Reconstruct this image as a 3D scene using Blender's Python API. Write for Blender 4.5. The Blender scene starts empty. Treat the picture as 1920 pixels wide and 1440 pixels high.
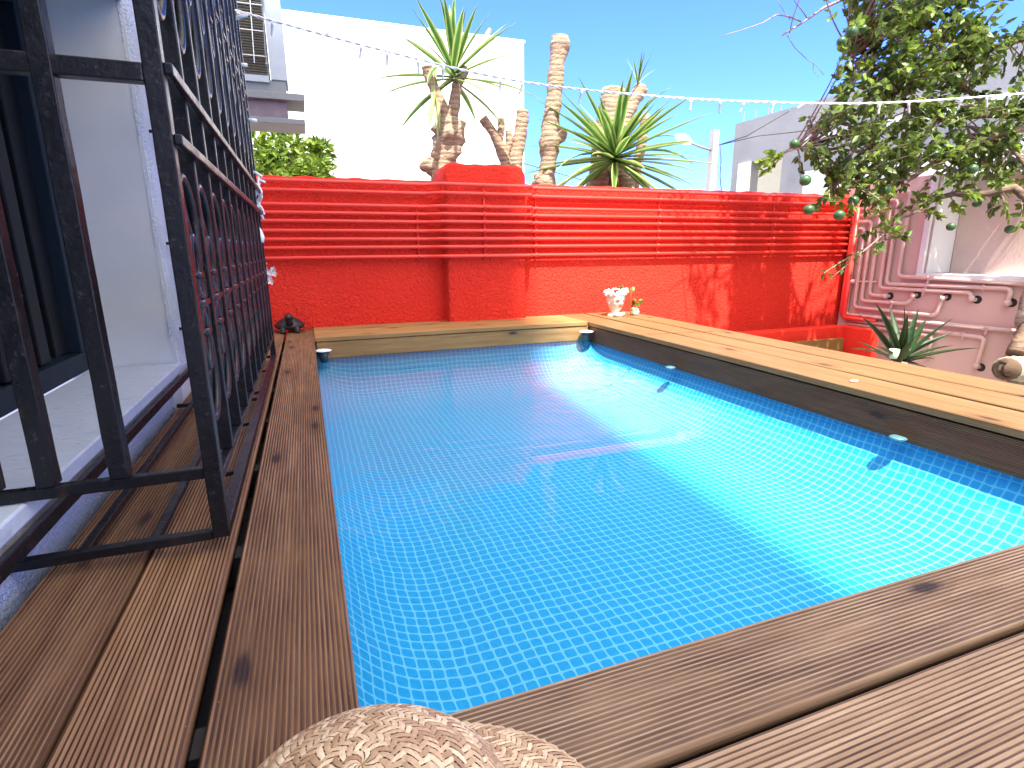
import bpy, bmesh, math, random
from mathutils import Vector, Matrix, noise
random.seed(7)
C = bpy.context.scene.collection
sc = bpy.context.scene
R = math.radians

# ------------------------------------------------------------------ camera
H = 0.53
FPX, YAW, PIT, ROL = 1030.0, 0.3506, 0.2404, -0.0082
cy, sy = math.cos(YAW), math.sin(YAW); cp, sp = math.cos(PIT), math.sin(PIT)
cF = Vector((sy*cp, cy*cp, -sp)); cR = Vector((cy, -sy, 0)); cU = cR.cross(cF)
cr, sr = math.cos(ROL), math.sin(ROL)
cR, cU = cr*cR + sr*cU, -sr*cR + cr*cU
cam = bpy.data.cameras.new('camera'); camo = bpy.data.objects.new('camera', cam); C.objects.link(camo)
camo.matrix_world = Matrix(((cR.x, cU.x, -cF.x, 0), (cR.y, cU.y, -cF.y, 0), (cR.z, cU.z, -cF.z, H), (0, 0, 0, 1)))
cam.sensor_width = 36; cam.lens = FPX/1920*36; cam.clip_start = 0.02; cam.clip_end = 3000
sc.camera = camo
def ray(px, py): return ((px-960)/FPX)*cR - ((py-720)/FPX)*cU + cF
def aty(px, py, Y): r = ray(px, py); return r*(Y/r.y) + Vector((0, 0, H))
def atx(px, py, X): r = ray(px, py); return r*(X/r.x) + Vector((0, 0, H))
def atz(px, py, Z): r = ray(px, py); return r*((Z-H)/r.z) + Vector((0, 0, H))

# ------------------------------------------------------------------ light
sun_dir = Vector((-0.038, -0.43, 0.90)).normalized()          # towards the sun
w = bpy.data.worlds.new('World'); sc.world = w; w.use_nodes = True
nt = w.node_tree; sky = nt.nodes.new('ShaderNodeTexSky'); sky.sky_type = 'NISHITA'; sky.sun_disc = False
sky.sun_elevation = math.asin(sun_dir.z); sky.sun_rotation = math.atan2(sun_dir.x, sun_dir.y)
sky.air_density = 1.0; sky.dust_density = 0.0; sky.ozone_density = 3.0; sky.altitude = 10
tint = nt.nodes.new('ShaderNodeMix'); tint.data_type = 'RGBA'; tint.blend_type = 'MULTIPLY'; tint.inputs[0].default_value = 1; tint.inputs[7].default_value = (.22, .33, .74, 1)
nt.links.new(sky.outputs[0], tint.inputs[6])
# bright cloud sheet added out of view as fill light; blue sky below it
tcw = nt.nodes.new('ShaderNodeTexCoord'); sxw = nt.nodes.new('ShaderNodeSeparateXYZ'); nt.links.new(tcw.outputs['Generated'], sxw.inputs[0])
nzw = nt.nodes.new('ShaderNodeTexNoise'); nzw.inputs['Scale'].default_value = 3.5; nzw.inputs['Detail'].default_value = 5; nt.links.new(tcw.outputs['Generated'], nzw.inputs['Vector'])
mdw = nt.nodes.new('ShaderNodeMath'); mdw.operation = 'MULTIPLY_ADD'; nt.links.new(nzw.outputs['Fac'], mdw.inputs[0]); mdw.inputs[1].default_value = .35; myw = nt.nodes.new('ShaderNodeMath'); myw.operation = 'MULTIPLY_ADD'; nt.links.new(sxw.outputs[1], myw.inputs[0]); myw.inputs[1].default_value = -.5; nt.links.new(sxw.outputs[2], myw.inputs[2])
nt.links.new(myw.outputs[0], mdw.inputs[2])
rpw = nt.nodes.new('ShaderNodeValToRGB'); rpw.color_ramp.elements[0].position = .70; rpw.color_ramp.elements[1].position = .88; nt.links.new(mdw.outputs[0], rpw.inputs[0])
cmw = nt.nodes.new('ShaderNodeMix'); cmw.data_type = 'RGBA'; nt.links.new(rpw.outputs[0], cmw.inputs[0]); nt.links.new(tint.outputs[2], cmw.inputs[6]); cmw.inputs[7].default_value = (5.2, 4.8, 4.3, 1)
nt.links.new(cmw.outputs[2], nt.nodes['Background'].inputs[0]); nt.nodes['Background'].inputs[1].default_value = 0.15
sl = bpy.data.lights.new('sun', 'SUN'); so = bpy.data.objects.new('sun', sl); C.objects.link(so)
sl.energy = 3.0; sl.angle = R(0.7); sl.color = (1, .94, .84)
so.rotation_euler = sun_dir.to_track_quat('Z', 'Y').to_euler(); so.location = (0, 0, 20)
sc.view_settings.view_transform = 'Standard'; sc.view_settings.look = 'None'
sc.view_settings.gamma = 1; sc.view_settings.exposure = 2.42
sc.cycles.max_bounces = 10; sc.cycles.transparent_max_bounces = 16; sc.cycles.diffuse_bounces = 5
sc.cycles.caustics_reflective = False; sc.cycles.caustics_refractive = False
sc.cycles.sample_clamp_indirect = 6

# ------------------------------------------------------------------ helpers
def tag(o, label=None, cat=None, group=None, kind=None):
    if label: o['label'] = label
    if cat: o['category'] = cat
    if group: o['group'] = group
    if kind: o['kind'] = kind
    return o
def thing(name, label, cat, loc=(0, 0, 0), group=None):
    o = bpy.data.objects.new(name, None); C.objects.link(o); o.location = loc; o.empty_display_size = .1
    return tag(o, label, cat, group)
class MB:
    def __init__(s): s.v = []; s.f = []; s.uv = {}; s.mi = {}
    def add(s, vs, fs, uvs=None, mi=0):
        b = len(s.v); s.v += [tuple(p) for p in vs]
        for k, f in enumerate(fs):
            if uvs: s.uv[len(s.f)] = [uvs[i] for i in f]
            if mi: s.mi[len(s.f)] = mi
            s.f.append([i+b for i in f])
    def box(s, a, b):
        (x0, y0, z0), (x1, y1, z1) = a, b
        x0, x1 = min(x0, x1), max(x0, x1); y0, y1 = min(y0, y1), max(y0, y1); z0, z1 = min(z0, z1), max(z0, z1)
        s.add([(x0, y0, z0), (x1, y0, z0), (x1, y1, z0), (x0, y1, z0), (x0, y0, z1), (x1, y0, z1), (x1, y1, z1), (x0, y1, z1)],
              [(0, 3, 2, 1), (4, 5, 6, 7), (0, 1, 5, 4), (1, 2, 6, 5), (2, 3, 7, 6), (3, 0, 4, 7)])
    def tube(s, pts, rad, n=8, cap=True):
        pts = [Vector(p) for p in pts]
        if not hasattr(rad, '__len__'): rad = [rad]*len(pts)
        t = (pts[1]-pts[0]).normalized(); u = t.orthogonal().normalized(); rings = []
        for i, p in enumerate(pts):
            if i == 0: tt = pts[1]-pts[0]
            elif i == len(pts)-1: tt = pts[-1]-pts[-2]
            else: tt = (pts[i+1]-pts[i]).normalized() + (pts[i]-pts[i-1]).normalized()
            if tt.length < 1e-9: tt = t
            tt.normalize(); u = (u - tt*u.dot(tt)); u = tt.orthogonal() if u.length < 1e-6 else u; u.normalize(); v = tt.cross(u)
            rings.append([p + (u*math.cos(2*math.pi*k/n) + v*math.sin(2*math.pi*k/n))*rad[i] for k in range(n)])
        vs = [q for r in rings for q in r]; fs = []
        for i in range(len(pts)-1):
            for k in range(n): fs.append((i*n+k, i*n+(k+1) % n, (i+1)*n+(k+1) % n, (i+1)*n+k))
        if cap: fs.append(tuple(range(n-1, -1, -1))); fs.append(tuple((len(pts)-1)*n+k for k in range(n)))
        s.add(vs, fs)
    def lathe(s, prof, c=(0, 0, 0), n=24):
        vs = [(c[0]+r*math.cos(2*math.pi*k/n), c[1]+r*math.sin(2*math.pi*k/n), c[2]+z) for r, z in prof for k in range(n)]
        fs = [(i*n+k, i*n+(k+1) % n, (i+1)*n+(k+1) % n, (i+1)*n+k) for i in range(len(prof)-1) for k in range(n)]
        fs += [tuple(range(n-1, -1, -1)), tuple((len(prof)-1)*n+k for k in range(n))]
        s.add(vs, fs)
    def ball(s, c, r, n=8, m=6, sq=(1, 1, 1)):
        prof = [(r*math.sin(math.pi*j/m), -r*math.cos(math.pi*j/m)) for j in range(m+1)]
        vs = [(c[0], c[1], c[2]-r*sq[2])]; 
        for q, z in prof[1:-1]: vs += [(c[0]+q*sq[0]*math.cos(2*math.pi*k/n), c[1]+q*sq[1]*math.sin(2*math.pi*k/n), c[2]+z*sq[2]) for k in range(n)]
        vs.append((c[0], c[1], c[2]+r*sq[2])); L = len(vs)-1
        fs = [(0, 1+(k+1) % n, 1+k) for k in range(n)]
        for i in range(m-2): fs += [(1+i*n+k, 1+i*n+(k+1) % n, 1+(i+1)*n+(k+1) % n, 1+(i+1)*n+k) for k in range(n)]
        fs += [(1+(m-2)*n+k, 1+(m-2)*n+(k+1) % n, L) for k in range(n)]
        s.add(vs, fs)
    def build(s, name, mat, parent=None, smooth=False, bevel=0):
        me = bpy.data.meshes.new(name)
        off = Vector(parent.matrix_basis.translation) if parent and parent.type == 'EMPTY' else Vector((0, 0, 0))
        if parent and parent.type == 'MESH' and parent.parent: off = Vector(parent.parent.location)
        me.from_pydata([tuple(Vector(p)-off) for p in s.v], [], s.f)
        if s.uv:
            l = me.uv_layers.new(name='UVMap'); i = 0
            for k, p in enumerate(me.polygons):
                u = s.uv.get(k)
                for j, li in enumerate(p.loop_indices):
                    if u: l.data[li].uv = u[j]
        for m in (mat if isinstance(mat, (list, tuple)) else [mat]): me.materials.append(m)
        for k, m in s.mi.items(): me.polygons[k].material_index = m
        me.validate()
        if smooth: me.polygons.foreach_set('use_smooth', [True]*len(me.polygons))
        me.update()
        o = bpy.data.objects.new(name, me); C.objects.link(o)
        if parent: o.parent = parent
        if bevel:
            b = o.modifiers.new('bevel', 'BEVEL'); b.width = bevel; b.segments = 2; b.limit_method = 'ANGLE'
        return o
def arc_pts(a, b, c, r, n=5):
    """points rounding the corner at b"""
    a, b, c = Vector(a), Vector(b), Vector(c); d1 = (a-b).normalized(); d2 = (c-b).normalized()
    p0 = b+d1*r; p2 = b+d2*r
    return [(p0*(1-t)**2 + b*2*t*(1-t) + p2*t*t) for t in [i/n for i in range(n+1)]]
def rounded(path, r):
    path = [Vector(p) for p in path]; out = [path[0]]
    for i in range(1, len(path)-1): out += arc_pts(path[i-1], path[i], path[i+1], min(r, (path[i]-path[i-1]).length*.45, (path[i+1]-path[i]).length*.45))
    return out+[path[-1]]

# ------------------------------------------------------------------ materials
class M:
    def __init__(s, name, col=(.5, .5, .5), rough=.6, metal=0, spec=.5):
        s.m = bpy.data.materials.new(name); s.m.use_nodes = True; s.t = s.m.node_tree; s.b = s.t.nodes['Principled BSDF']
        s.b.inputs['Base Color'].default_value = (*col, 1); s.b.inputs['Roughness'].default_value = rough
        s.b.inputs['Metallic'].default_value = metal; s.b.inputs['Specular IOR Level'].default_value = spec
    def n(s, typ, **k):
        x = s.t.nodes.new(typ)
        for a, v in k.items():
            if a in x.inputs.keys(): x.inputs[a].default_value = v
            else: setattr(x, a, v)
        return x
    def l(s, a, b): s.t.links.new(a, b)
    def coord(s, out='Object', scale=(1, 1, 1), loc=(0, 0, 0)):
        c = s.n('ShaderNodeTexCoord'); m = s.n('ShaderNodeMapping'); m.inputs['Scale'].default_value = scale; m.inputs['Location'].default_value = loc
        s.l(c.outputs[out], m.inputs[0]); return m.outputs[0]
    def noise(s, vec, scale=5, detail=4, rough=.55, dist=0):
        x = s.n('ShaderNodeTexNoise'); x.inputs['Scale'].default_value = scale; x.inputs['Detail'].default_value = detail
        x.inputs['Roughness'].default_value = rough; x.inputs['Distortion'].default_value = dist; s.l(vec, x.inputs['Vector']); return x.outputs['Fac']
    def ramp(s, fac, stops):
        x = s.n('ShaderNodeValToRGB'); e = x.color_ramp.elements
        while len(e) < len(stops): e.new(.5)
        for i, (p, c) in enumerate(stops): e[i].position = p; e[i].color = (*c, 1) if len(c) == 3 else c
        s.l(fac, x.inputs[0]); return x.outputs[0]
    def math(s, op, a, b=0.0, c=None):
        x = s.n('ShaderNodeMath'); x.operation = op
        for i, v in enumerate((a, b, c)):
            if v is None: continue
            if isinstance(v, (int, float)): x.inputs[i].default_value = v
            else: s.l(v, x.inputs[i])
        return x.outputs[0]
    def mix(s, fac, a, b, blend='MIX'):
        x = s.n('ShaderNodeMix'); x.data_type = 'RGBA'; x.blend_type = blend
        for i, v in ((0, fac), (6, a), (7, b)):
            if isinstance(v, (int, float)): x.inputs[i].default_value = v
            elif isinstance(v, tuple): x.inputs[i].default_value = (*v, 1)
            else: s.l(v, x.inputs[i])
        return x.outputs[2]
    def base(s, o): s.l(o, s.b.inputs['Base Color'])
    def bump(s, h, strength=.3, dist=.01, prev=None):
        x = s.n('ShaderNodeBump'); x.inputs['Strength'].default_value = strength; x.inputs['Distance'].default_value = dist
        s.l(h, x.inputs['Height']); 
        if prev: s.l(prev, x.inputs['Normal'])
        s.l(x.outputs[0], s.b.inputs['Normal']); return x.outputs[0]

def stucco(name, col, col2, scale=55, strength=.6, dist=.012, rough=.75, blotch=1.5, spec=.12):
    m = M(name, col, rough, spec=spec); v = m.coord()
    n = m.noise(v, scale, 5, .6, .6); n2 = m.noise(v, blotch, 4, .6)
    m.base(m.mix(m.ramp(n2, [(.3, (0, 0, 0)), (.75, (1, 1, 1))]), col, col2))
    m.bump(n, strength, dist); return m.m
RED = (.80, .042, .024); RED2 = (.74, .032, .020)
red_stucco = stucco('red_stucco', RED, RED2, 48, .95, .034)
red_smooth = stucco('red_wall_paint', RED, RED2, 60, .4, .008)
red_pipe_m = stucco('red_pipe_paint', (.86, .060, .040), (.82, .050, .034), 30, .12, .003, .38, spec=.5)
pink_wall_m = stucco('pink_wall_paint', (.68, .48, .41), (.62, .44, .38), 12, .25, .006, .7)
pink_stucco_m = stucco('pink_rough_stucco', (.74, .58, .50), (.66, .50, .44), 55, .7, .012, .8)
pink_pipe_m = stucco('pink_pipe_paint', (.72, .53, .47), (.67, .49, .43), 30, .12, .003, .5)
white_m = stucco('white_render', (.82, .82, .80), (.78, .78, .77), 30, .2, .004, .8)
def mk_facade():
    m = M('grey_white_facade', (.6, .63, .68), .75, spec=.3); v = m.coord()
    n = m.noise(v, 3, 5, .6); m.base(m.ramp(n, [(.3, (.74, .77, .80)), (.6, (.84, .86, .88)), (.8, (.87, .88, .90))]))
    m.bump(m.noise(v, 9, 6, .6), .2, .01); return m.m
facade_m = mk_facade()
rough_facade_m = stucco('rough_facade_stucco', (.76, .78, .86), (.66, .69, .78), 90, .9, .012, .85, 6)
def mk_marble():
    m = M('white_marble', (.7, .74, .78), .45); v = m.coord(); vv = m.coord(scale=(1, 2.2, 1))
    n = m.noise(vv, 5, 6, .65, 1.4); sp_ = m.noise(v, 70, 3, .6)
    c = m.ramp(n, [(.3, (.40, .46, .58)), (.47, (.56, .63, .74)), (.56, (.50, .57, .70)), (.8, (.62, .69, .78))])
    c = m.mix(m.ramp(sp_, [(.69, (0, 0, 0)), (.72, (1, 1, 1))]), c, (.15, .15, .17)); m.base(c)
    m.bump(n, .15, .004); return m.m
marble_m = mk_marble()
def mk_iron():
    m = M('black_iron_paint', (.010, .011, .014), .3, spec=.38); v = m.coord()
    n = m.noise(v, 110, 4, .6); n2 = m.noise(v, 18, 4, .6)
    c = m.ramp(n, [(.6, (.006, .007, .009)), (.74, (.045, .045, .05))])
    c = m.mix(m.ramp(n2, [(.62, (0, 0, 0)), (.72, (1, 1, 1))]), c, (.035, .022, .02)); m.base(c)
    m.l(m.ramp(n2, [(.3, (.26, .26, .26)), (.8, (.5, .5, .5))]), m.b.inputs['Roughness'])
    m.bump(m.noise(v, 60, 5, .6), .45, .004); return m.m
iron_m = mk_iron()
def plain(name, col, rough=.5, metal=0, bumpy=0, var=.12, vscale=12):
    m = M(name, col, rough, metal); v = m.coord(); n = m.noise(v, vscale, 4, .6)
    lo = tuple(c*(1-var) for c in col); hi = tuple(min(1, c*(1+var)) for c in col)
    m.base(m.ramp(n, [(.3, lo), (.7, hi)]))
    if bumpy: m.bump(m.noise(v, vscale*6, 4, .6), bumpy, .005)
    return m.m
frame_black = plain('black_window_frame', (.008, .010, .013), .4)
frame_slate = plain('dark_slate_frame', (.012, .022, .036), .5)
for _m in (frame_black, frame_slate): _m.node_tree.nodes['Principled BSDF'].inputs['Specular IOR Level'].default_value = .12
dark_room = plain('dark_interior', (.006, .007, .008), .8)
steel_m = plain('steel_screw', (.6, .6, .6), .3, 1)
white_plastic = plain('white_plastic', (.82, .83, .82), .35, var=.03)
bulb_m = plain('frosted_bulb', (.75, .76, .76), .25, var=.05)
grey_metal = plain('grey_painted_ledge', (.19, .21, .215), .5, var=.08)
panel_m = plain('pale_grey_panel', (.36, .41, .45), .45, var=.05)
blind_m = plain('brown_blind_slat', (.075, .06, .032), .7)
glass_dark = plain('tinted_glass', (.22, .17, .17), .12)
concrete_m = stucco('grey_concrete', (.34, .335, .32), (.24, .24, .235), 8, .3, .02, .85, .6)
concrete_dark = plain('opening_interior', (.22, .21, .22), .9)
pole_m = plain('pole_concrete', (.36, .35, .33), .7, bumpy=.3)
ground_m = stucco('courtyard_concrete', (.30, .28, .26), (.22, .21, .20), 20, .3, .01, .9)
bronze_m = plain('dark_bronze', (.02, .018, .022), .5, .3, bumpy=.3)
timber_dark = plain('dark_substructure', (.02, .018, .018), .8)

def mk_wood(name, lo, mid, hi, groove, period, rough=.55, contrast=.92, knots=1.0, spec=.2):
    """long grain along local Y, grooves across local X"""
    m = M(name, mid, rough, spec=spec); oi = m.n('ShaderNodeObjectInfo')
    c = m.n('ShaderNodeTexCoord'); off = m.n('ShaderNodeVectorMath'); off.operation = 'SCALE'; off.inputs['Scale'].default_value = 37.0
    cmb = m.n('ShaderNodeCombineXYZ'); m.l(oi.outputs['Random'], cmb.inputs[0]); m.l(oi.outputs['Random'], cmb.inputs[1]); m.l(cmb.outputs[0], off.inputs[0])
    add = m.n('ShaderNodeVectorMath'); add.operation = 'ADD'; m.l(c.outputs['Object'], add.inputs[0]); m.l(off.outputs[0], add.inputs[1])
    def mp(scale):
        k = m.n('ShaderNodeMapping'); k.inputs['Scale'].default_value = scale; m.l(add.outputs[0], k.inputs[0]); return k.outputs[0]
    # knots
    vo = m.n('ShaderNodeTexVoronoi'); vo.feature = 'F1'; vo.voronoi_dimensions = '2D'; vo.inputs['Scale'].default_value = 1.0; m.l(mp((9.0, 3.1, 4)), vo.inputs['Vector'])
    sep = m.n('ShaderNodeSeparateColor'); m.l(vo.outputs['Color'], sep.inputs[0])
    on = m.math('GREATER_THAN', sep.outputs[0], 1-.20*knots)
    kd = m.math('ADD', vo.outputs['Distance'], m.math('MULTIPLY', m.noise(mp((60, 40, 40)), 1, 3), .08))
    core = m.math('MULTIPLY', on, m.ramp(kd, [(.10, (1, 1, 1)), (.17, (0, 0, 0))]))
    halo = m.math('MULTIPLY', on, m.ramp(kd, [(.12, (1, 1, 1)), (.42, (0, 0, 0))]))
    g1 = m.noise(mp((26, 1.1, 26)), 1.6, 6, .62, .9)
    g2 = m.noise(mp((90, 3.0, 90)), 2.2, 4, .6, .3)
    bl = m.noise(mp((5, 1.4, 5)), 1.4, 4, .6)
    col = m.ramp(g1, [(.28, lo), (.5, mid), (.72, hi)])
    col = m.mix(.35, col, m.ramp(g2, [(.3, lo), (.7, hi)]))
    col = m.mix(m.math('MULTIPLY', m.ramp(bl, [(.35, (0, 0, 0)), (.7, (1, 1, 1))]), .45), col, lo)
    if period:
        sx = m.n('ShaderNodeSeparateXYZ'); m.l(c.outputs['Object'], sx.inputs[0])
        wob = m.math('MULTIPLY', m.noise(mp((14, 5, 14)), 1.5, 4), 1.1)
        ph = m.math('ADD', m.math('MULTIPLY', sx.outputs[0], 2*math.pi/period), wob)
        s_ = m.math('COSINE', ph)
        gm = m.ramp(m.math('MULTIPLY_ADD', s_, .5, .5), [(.25, (0, 0, 0)), (.7, (1, 1, 1))])   # 1 on the ridges
        dirt = m.math('MULTIPLY', m.math('SUBTRACT', 1.0, gm), m.ramp(m.noise(mp((12, 3, 12)), 2, 4), [(.25, (contrast*.55,)*3), (.65, (contrast,)*3)]))
        col = m.mix(dirt, col, groove)
    col = m.mix(m.math('MULTIPLY', halo, .45), col, tuple(x*.5 for x in lo))
    col = m.mix(m.math('MULTIPLY', core, .85), col, (.022, .014, .016))
    fl = m.noise(mp((160, 110, 160)), 1, 2)
    col = m.mix(m.ramp(fl, [(.76, (0, 0, 0)), (.79, (.5, .5, .5))]), col, (.5, .42, .33))
    m.base(col)
    m.l(m.ramp(bl, [(.3, (rough-.08,)*3), (.7, (rough+.15,)*3)]), m.b.inputs['Roughness'])
    m.bump(g2, .35, .002, m.bump(g1, .3, .003)); return m.m
PER = .0068
wood_left = mk_wood('brown_decking', (.13, .062, .028), (.245, .132, .068), (.42, .255, .145), (.026, .012, .008), PER)
wood_front = mk_wood('weathered_tan_decking', (.22, .125, .068), (.38, .245, .145), (.60, .44, .285), (.05, .026, .018), PER)
wood_right = mk_wood('honey_decking', (.13, .060, .022), (.19, .105, .043), (.24, .15, .072), (.2, .1, .06), 0, .5, knots=.3)
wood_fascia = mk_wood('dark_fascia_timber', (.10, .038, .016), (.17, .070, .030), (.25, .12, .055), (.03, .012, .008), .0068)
wood_back = mk_wood('back_fascia_timber', (.20, .10, .035), (.32, .18, .07), (.42, .26, .11), (.05, .03, .02), 0, knots=2)

def mk_liner():
    m = M('blue_tile_print_liner', (0, .3, .8), .5, spec=.2); c = m.n('ShaderNodeTexCoord')
    nz = m.n('ShaderNodeTexNoise'); nz.inputs['Scale'].default_value = 7; nz.inputs['Detail'].default_value = 3; m.l(c.outputs['UV'], nz.inputs['Vector'])
    v1 = m.n('ShaderNodeVectorMath'); v1.operation = 'MULTIPLY_ADD'; m.l(nz.outputs['Color'], v1.inputs[0]); v1.inputs[1].default_value = (.022, .022, 0); m.l(c.outputs['UV'], v1.inputs[2])
    sp_ = m.n('ShaderNodeSeparateXYZ'); m.l(v1.outputs[0], sp_.inputs[0]); T = .0312
    def cell(o):
        f = m.math('FRACT', m.math('DIVIDE', o, T)); return m.math('ABSOLUTE', m.math('SUBTRACT', f, .5))
    a, b = cell(sp_.outputs[0]), cell(sp_.outputs[1])
    # rounded square: (a^p+b^p)^(1/p)
    d = m.math('POWER', m.math('ADD', m.math('POWER', a, 5.0), m.math('POWER', b, 5.0)), .2)
    line = m.ramp(d, [(.405, (0, 0, 0)), (.45, (1, 1, 1))])
    n2 = m.noise(c.outputs['UV'], 2.5, 3)
    tile = m.mix(m.ramp(m.noise(c.outputs['UV'], 60, 3), [(.3, (0, 0, 0)), (.7, (1, 1, 1))]), (.014, .31, .65), (.020, .35, .69))
    m.base(m.mix(line, tile, (.15, .54, .80)))
    m.bump(n2, .4, .03); return m.m
liner_m = mk_liner()
def mk_water():
    m = bpy.data.materials.new('clear_pool_water'); m.use_nodes = True; t = m.node_tree; t.nodes.clear()
    o = t.nodes.new('ShaderNodeOutputMaterial'); mx = t.nodes.new('ShaderNodeMixShader'); tr = t.nodes.new('ShaderNodeBsdfTransparent')
    gl = t.nodes.new('ShaderNodeBsdfGlossy'); gl.inputs['Roughness'].default_value = .0; gl.inputs['Color'].default_value = (1, 1, 1, 1)
    tr.inputs['Color'].default_value = (.93, .99, 1, 1); fr = t.nodes.new('ShaderNodeFresnel'); fr.inputs['IOR'].default_value = 1.31
    c = t.nodes.new('ShaderNodeTexCoord'); n1 = t.nodes.new('ShaderNodeTexNoise'); n1.inputs['Scale'].default_value = 14; n1.inputs['Detail'].default_value = 4; n1.inputs['Distortion'].default_value = .8
    n2 = t.nodes.new('ShaderNodeTexNoise'); n2.inputs['Scale'].default_value = 1.1; n2.inputs['Detail'].default_value = 1
    rp = t.nodes.new('ShaderNodeValToRGB'); rp.color_ramp.elements[0].position = .42; rp.color_ramp.elements[1].position = .62
    ml = t.nodes.new('ShaderNodeMath'); ml.operation = 'MULTIPLY'; b = t.nodes.new('ShaderNodeBump'); b.inputs['Strength'].default_value = .5; b.inputs['Distance'].default_value = .013
    L = t.links.new
    L(c.outputs['Object'], n1.inputs['Vector']); L(c.outputs['Object'], n2.inputs['Vector']); L(n2.outputs['Fac'], rp.inputs[0])
    L(rp.outputs[0], ml.inputs[0]); L(n1.outputs['Fac'], ml.inputs[1]); L(ml.outputs[0], b.inputs['Height'])
    L(b.outputs[0], gl.inputs['Normal']); L(b.outputs[0], fr.inputs['Normal']); L(fr.outputs[0], mx.inputs[0]); L(tr.outputs[0], mx.inputs[1]); L(gl.outputs[0], mx.inputs[2]); L(mx.outputs[0], o.inputs[0])
    return m
water_m = mk_water()
def mk_leaf(name, lo, hi, trans=.35, rough=.4, edge=None):
    m = M(name, lo, rough, spec=.3); v = m.coord()
    oi = m.noise(v, 9, 3, .6); c = m.ramp(oi, [(.3, lo), (.7, hi)])
    if edge:
        u = m.n('ShaderNodeTexCoord'); s_ = m.n('ShaderNodeSeparateXYZ'); m.l(u.outputs['UV'], s_.inputs[0])
        a = m.math('ABSOLUTE', m.math('SUBTRACT', s_.outputs[0], .5)); c = m.mix(m.ramp(a, [(.18, (0, 0, 0)), (.42, (1, 1, 1))]), c, edge)
    m.base(c)
    tl = m.n('ShaderNodeBsdfTranslucent'); m.l(c, tl.inputs[0]); mx = m.n('ShaderNodeMixShader'); mx.inputs[0].default_value = trans
    out = [n for n in m.t.nodes if n.type == 'OUTPUT_MATERIAL'][0]
    m.l(m.b.outputs[0], mx.inputs[1]); m.l(tl.outputs[0], mx.inputs[2]); m.l(mx.outputs[0], out.inputs[0]); return m.m
citrus_dark = mk_leaf('citrus_leaf', (.045, .085, .014), (.13, .18, .03))
citrus_light = mk_leaf('young_citrus_leaf', (.14, .22, .03), (.24, .34, .05), .45)
bush_m = mk_leaf('bush_leaf', (.05, .10, .012), (.16, .25, .03), .4)
bush_m2 = mk_leaf('pale_bush_leaf', (.14, .22, .025), (.25, .34, .05), .4)
yucca_m = mk_leaf('variegated_yucca_leaf', (.035, .11, .02), (.07, .18, .03), .3, .35, (.38, .48, .15))
agave_m = mk_leaf('dark_sword_leaf', (.008, .028, .006), (.018, .045, .010), .08, .45)
bark_m = None
def mk_bark(name, lo, hi, ring=40):
    m = M(name, lo, .9, spec=.2); v = m.coord(scale=(1, 1, 3)); n = m.noise(v, 14, 6, .65, .5)
    wv = m.n('ShaderNodeTexWave'); wv.bands_direction = 'Z'; wv.inputs['Scale'].default_value = ring/6.0; wv.inputs['Distortion'].default_value = 5; wv.inputs['Detail'].default_value = 3
    m.l(m.coord(), wv.inputs['Vector']); c = m.ramp(n, [(.3, lo), (.7, hi)])
    c = m.mix(m.ramp(wv.outputs['Fac'], [(.08, (.4, .4, .4)), (.3, (0, 0, 0))]), c, tuple(x*.5 for x in lo)); m.base(c)
    m.bump(wv.outputs['Fac'], .35, .010, m.bump(n, .8, .02)); return m.m
yucca_bark = mk_bark('yucca_bark', (.22, .15, .10), (.44, .33, .235))
citrus_bark = mk_bark('citrus_bark', (.11, .07, .05), (.24, .17, .12), 10)
trunk_bark = mk_bark('pale_old_bark', (.20, .15, .10), (.50, .45, .38), 6)
cut_m = plain('cut_wood', (.45, .36, .25), .8, bumpy=.5)
twig_m = plain('dry_twig', (.28, .2, .17), .8)
lime_m = plain('green_citrus_skin', (.03, .085, .02), .35, bumpy=.2)

# ------------------------------------------------------------------ setting
g = MB(); g.add([(-1500, -1500, -.8), (1500, -1500, -.8), (1500, 1500, -.8), (-1500, 1500, -.8)], [(0, 1, 2, 3)])
tag(g.build('ground', ground_m), kind='structure')

WZ = -.14           # water level
# ---- pool liner
PX0, PX1, PY0, PY1 = -.04, 2.00, .49, 3.70
def prof(half, Rr, depth, bulge=.03):
    """arc-length samples of one half profile -> (arc, coordinate, height01)"""
    out = []; flat = half - Rr; n = 26
    for i in range(n): out.append((flat*i/n, flat*i/n, 0.0))
    arc = flat
    m = 16
    for i in range(m+1):
        a = math.pi/2*i/m; out.append((flat+Rr*a, flat+Rr*math.sin(a), Rr*(1-math.cos(a))))
    arc = flat+Rr*math.pi/2; rest = depth-Rr
    for i in range(1, 9): out.append((arc+rest*i/8, half - .012*math.sin(math.pi*i/8)*0, Rr+rest*i/8))
    return out
def full(half, Rr, depth):
    p = prof(half, Rr, depth); neg = [(-a, -c, h) for a, c, h in reversed(p[1:])]; return neg+p
FZ = -.40; TOP = -.06; DEP = TOP-FZ
fx = full((PX1-PX0)/2, .32, DEP); fy = full((PY1-PY0)/2, .32, DEP); cx, cyy = (PX0+PX1)/2, (PY0+PY1)/2
lm = MB(); vs = []; uv = []
for (a, c, h) in fx:
    for (b, d, k) in fy:
        hs, ht = h/DEP, k/DEP; z = FZ + DEP*(1-(1-hs)*(1-ht)); vs.append((cx+c, cyy+d, z)); uv.append((a+5, b+5))
ny = len(fy); fs = [(i*ny+j, (i+1)*ny+j, (i+1)*ny+j+1, i*ny+j+1) for i in range(len(fx)-1) for j in range(ny-1)]
lm.add(vs, fs, uv)
pool = thing('swimming_pool', 'rectangular pool with a blue mosaic printed liner set into the timber deck', 'pool', (cx, cyy, FZ-.02))
lm.build('liner', liner_m, pool, True)
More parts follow.
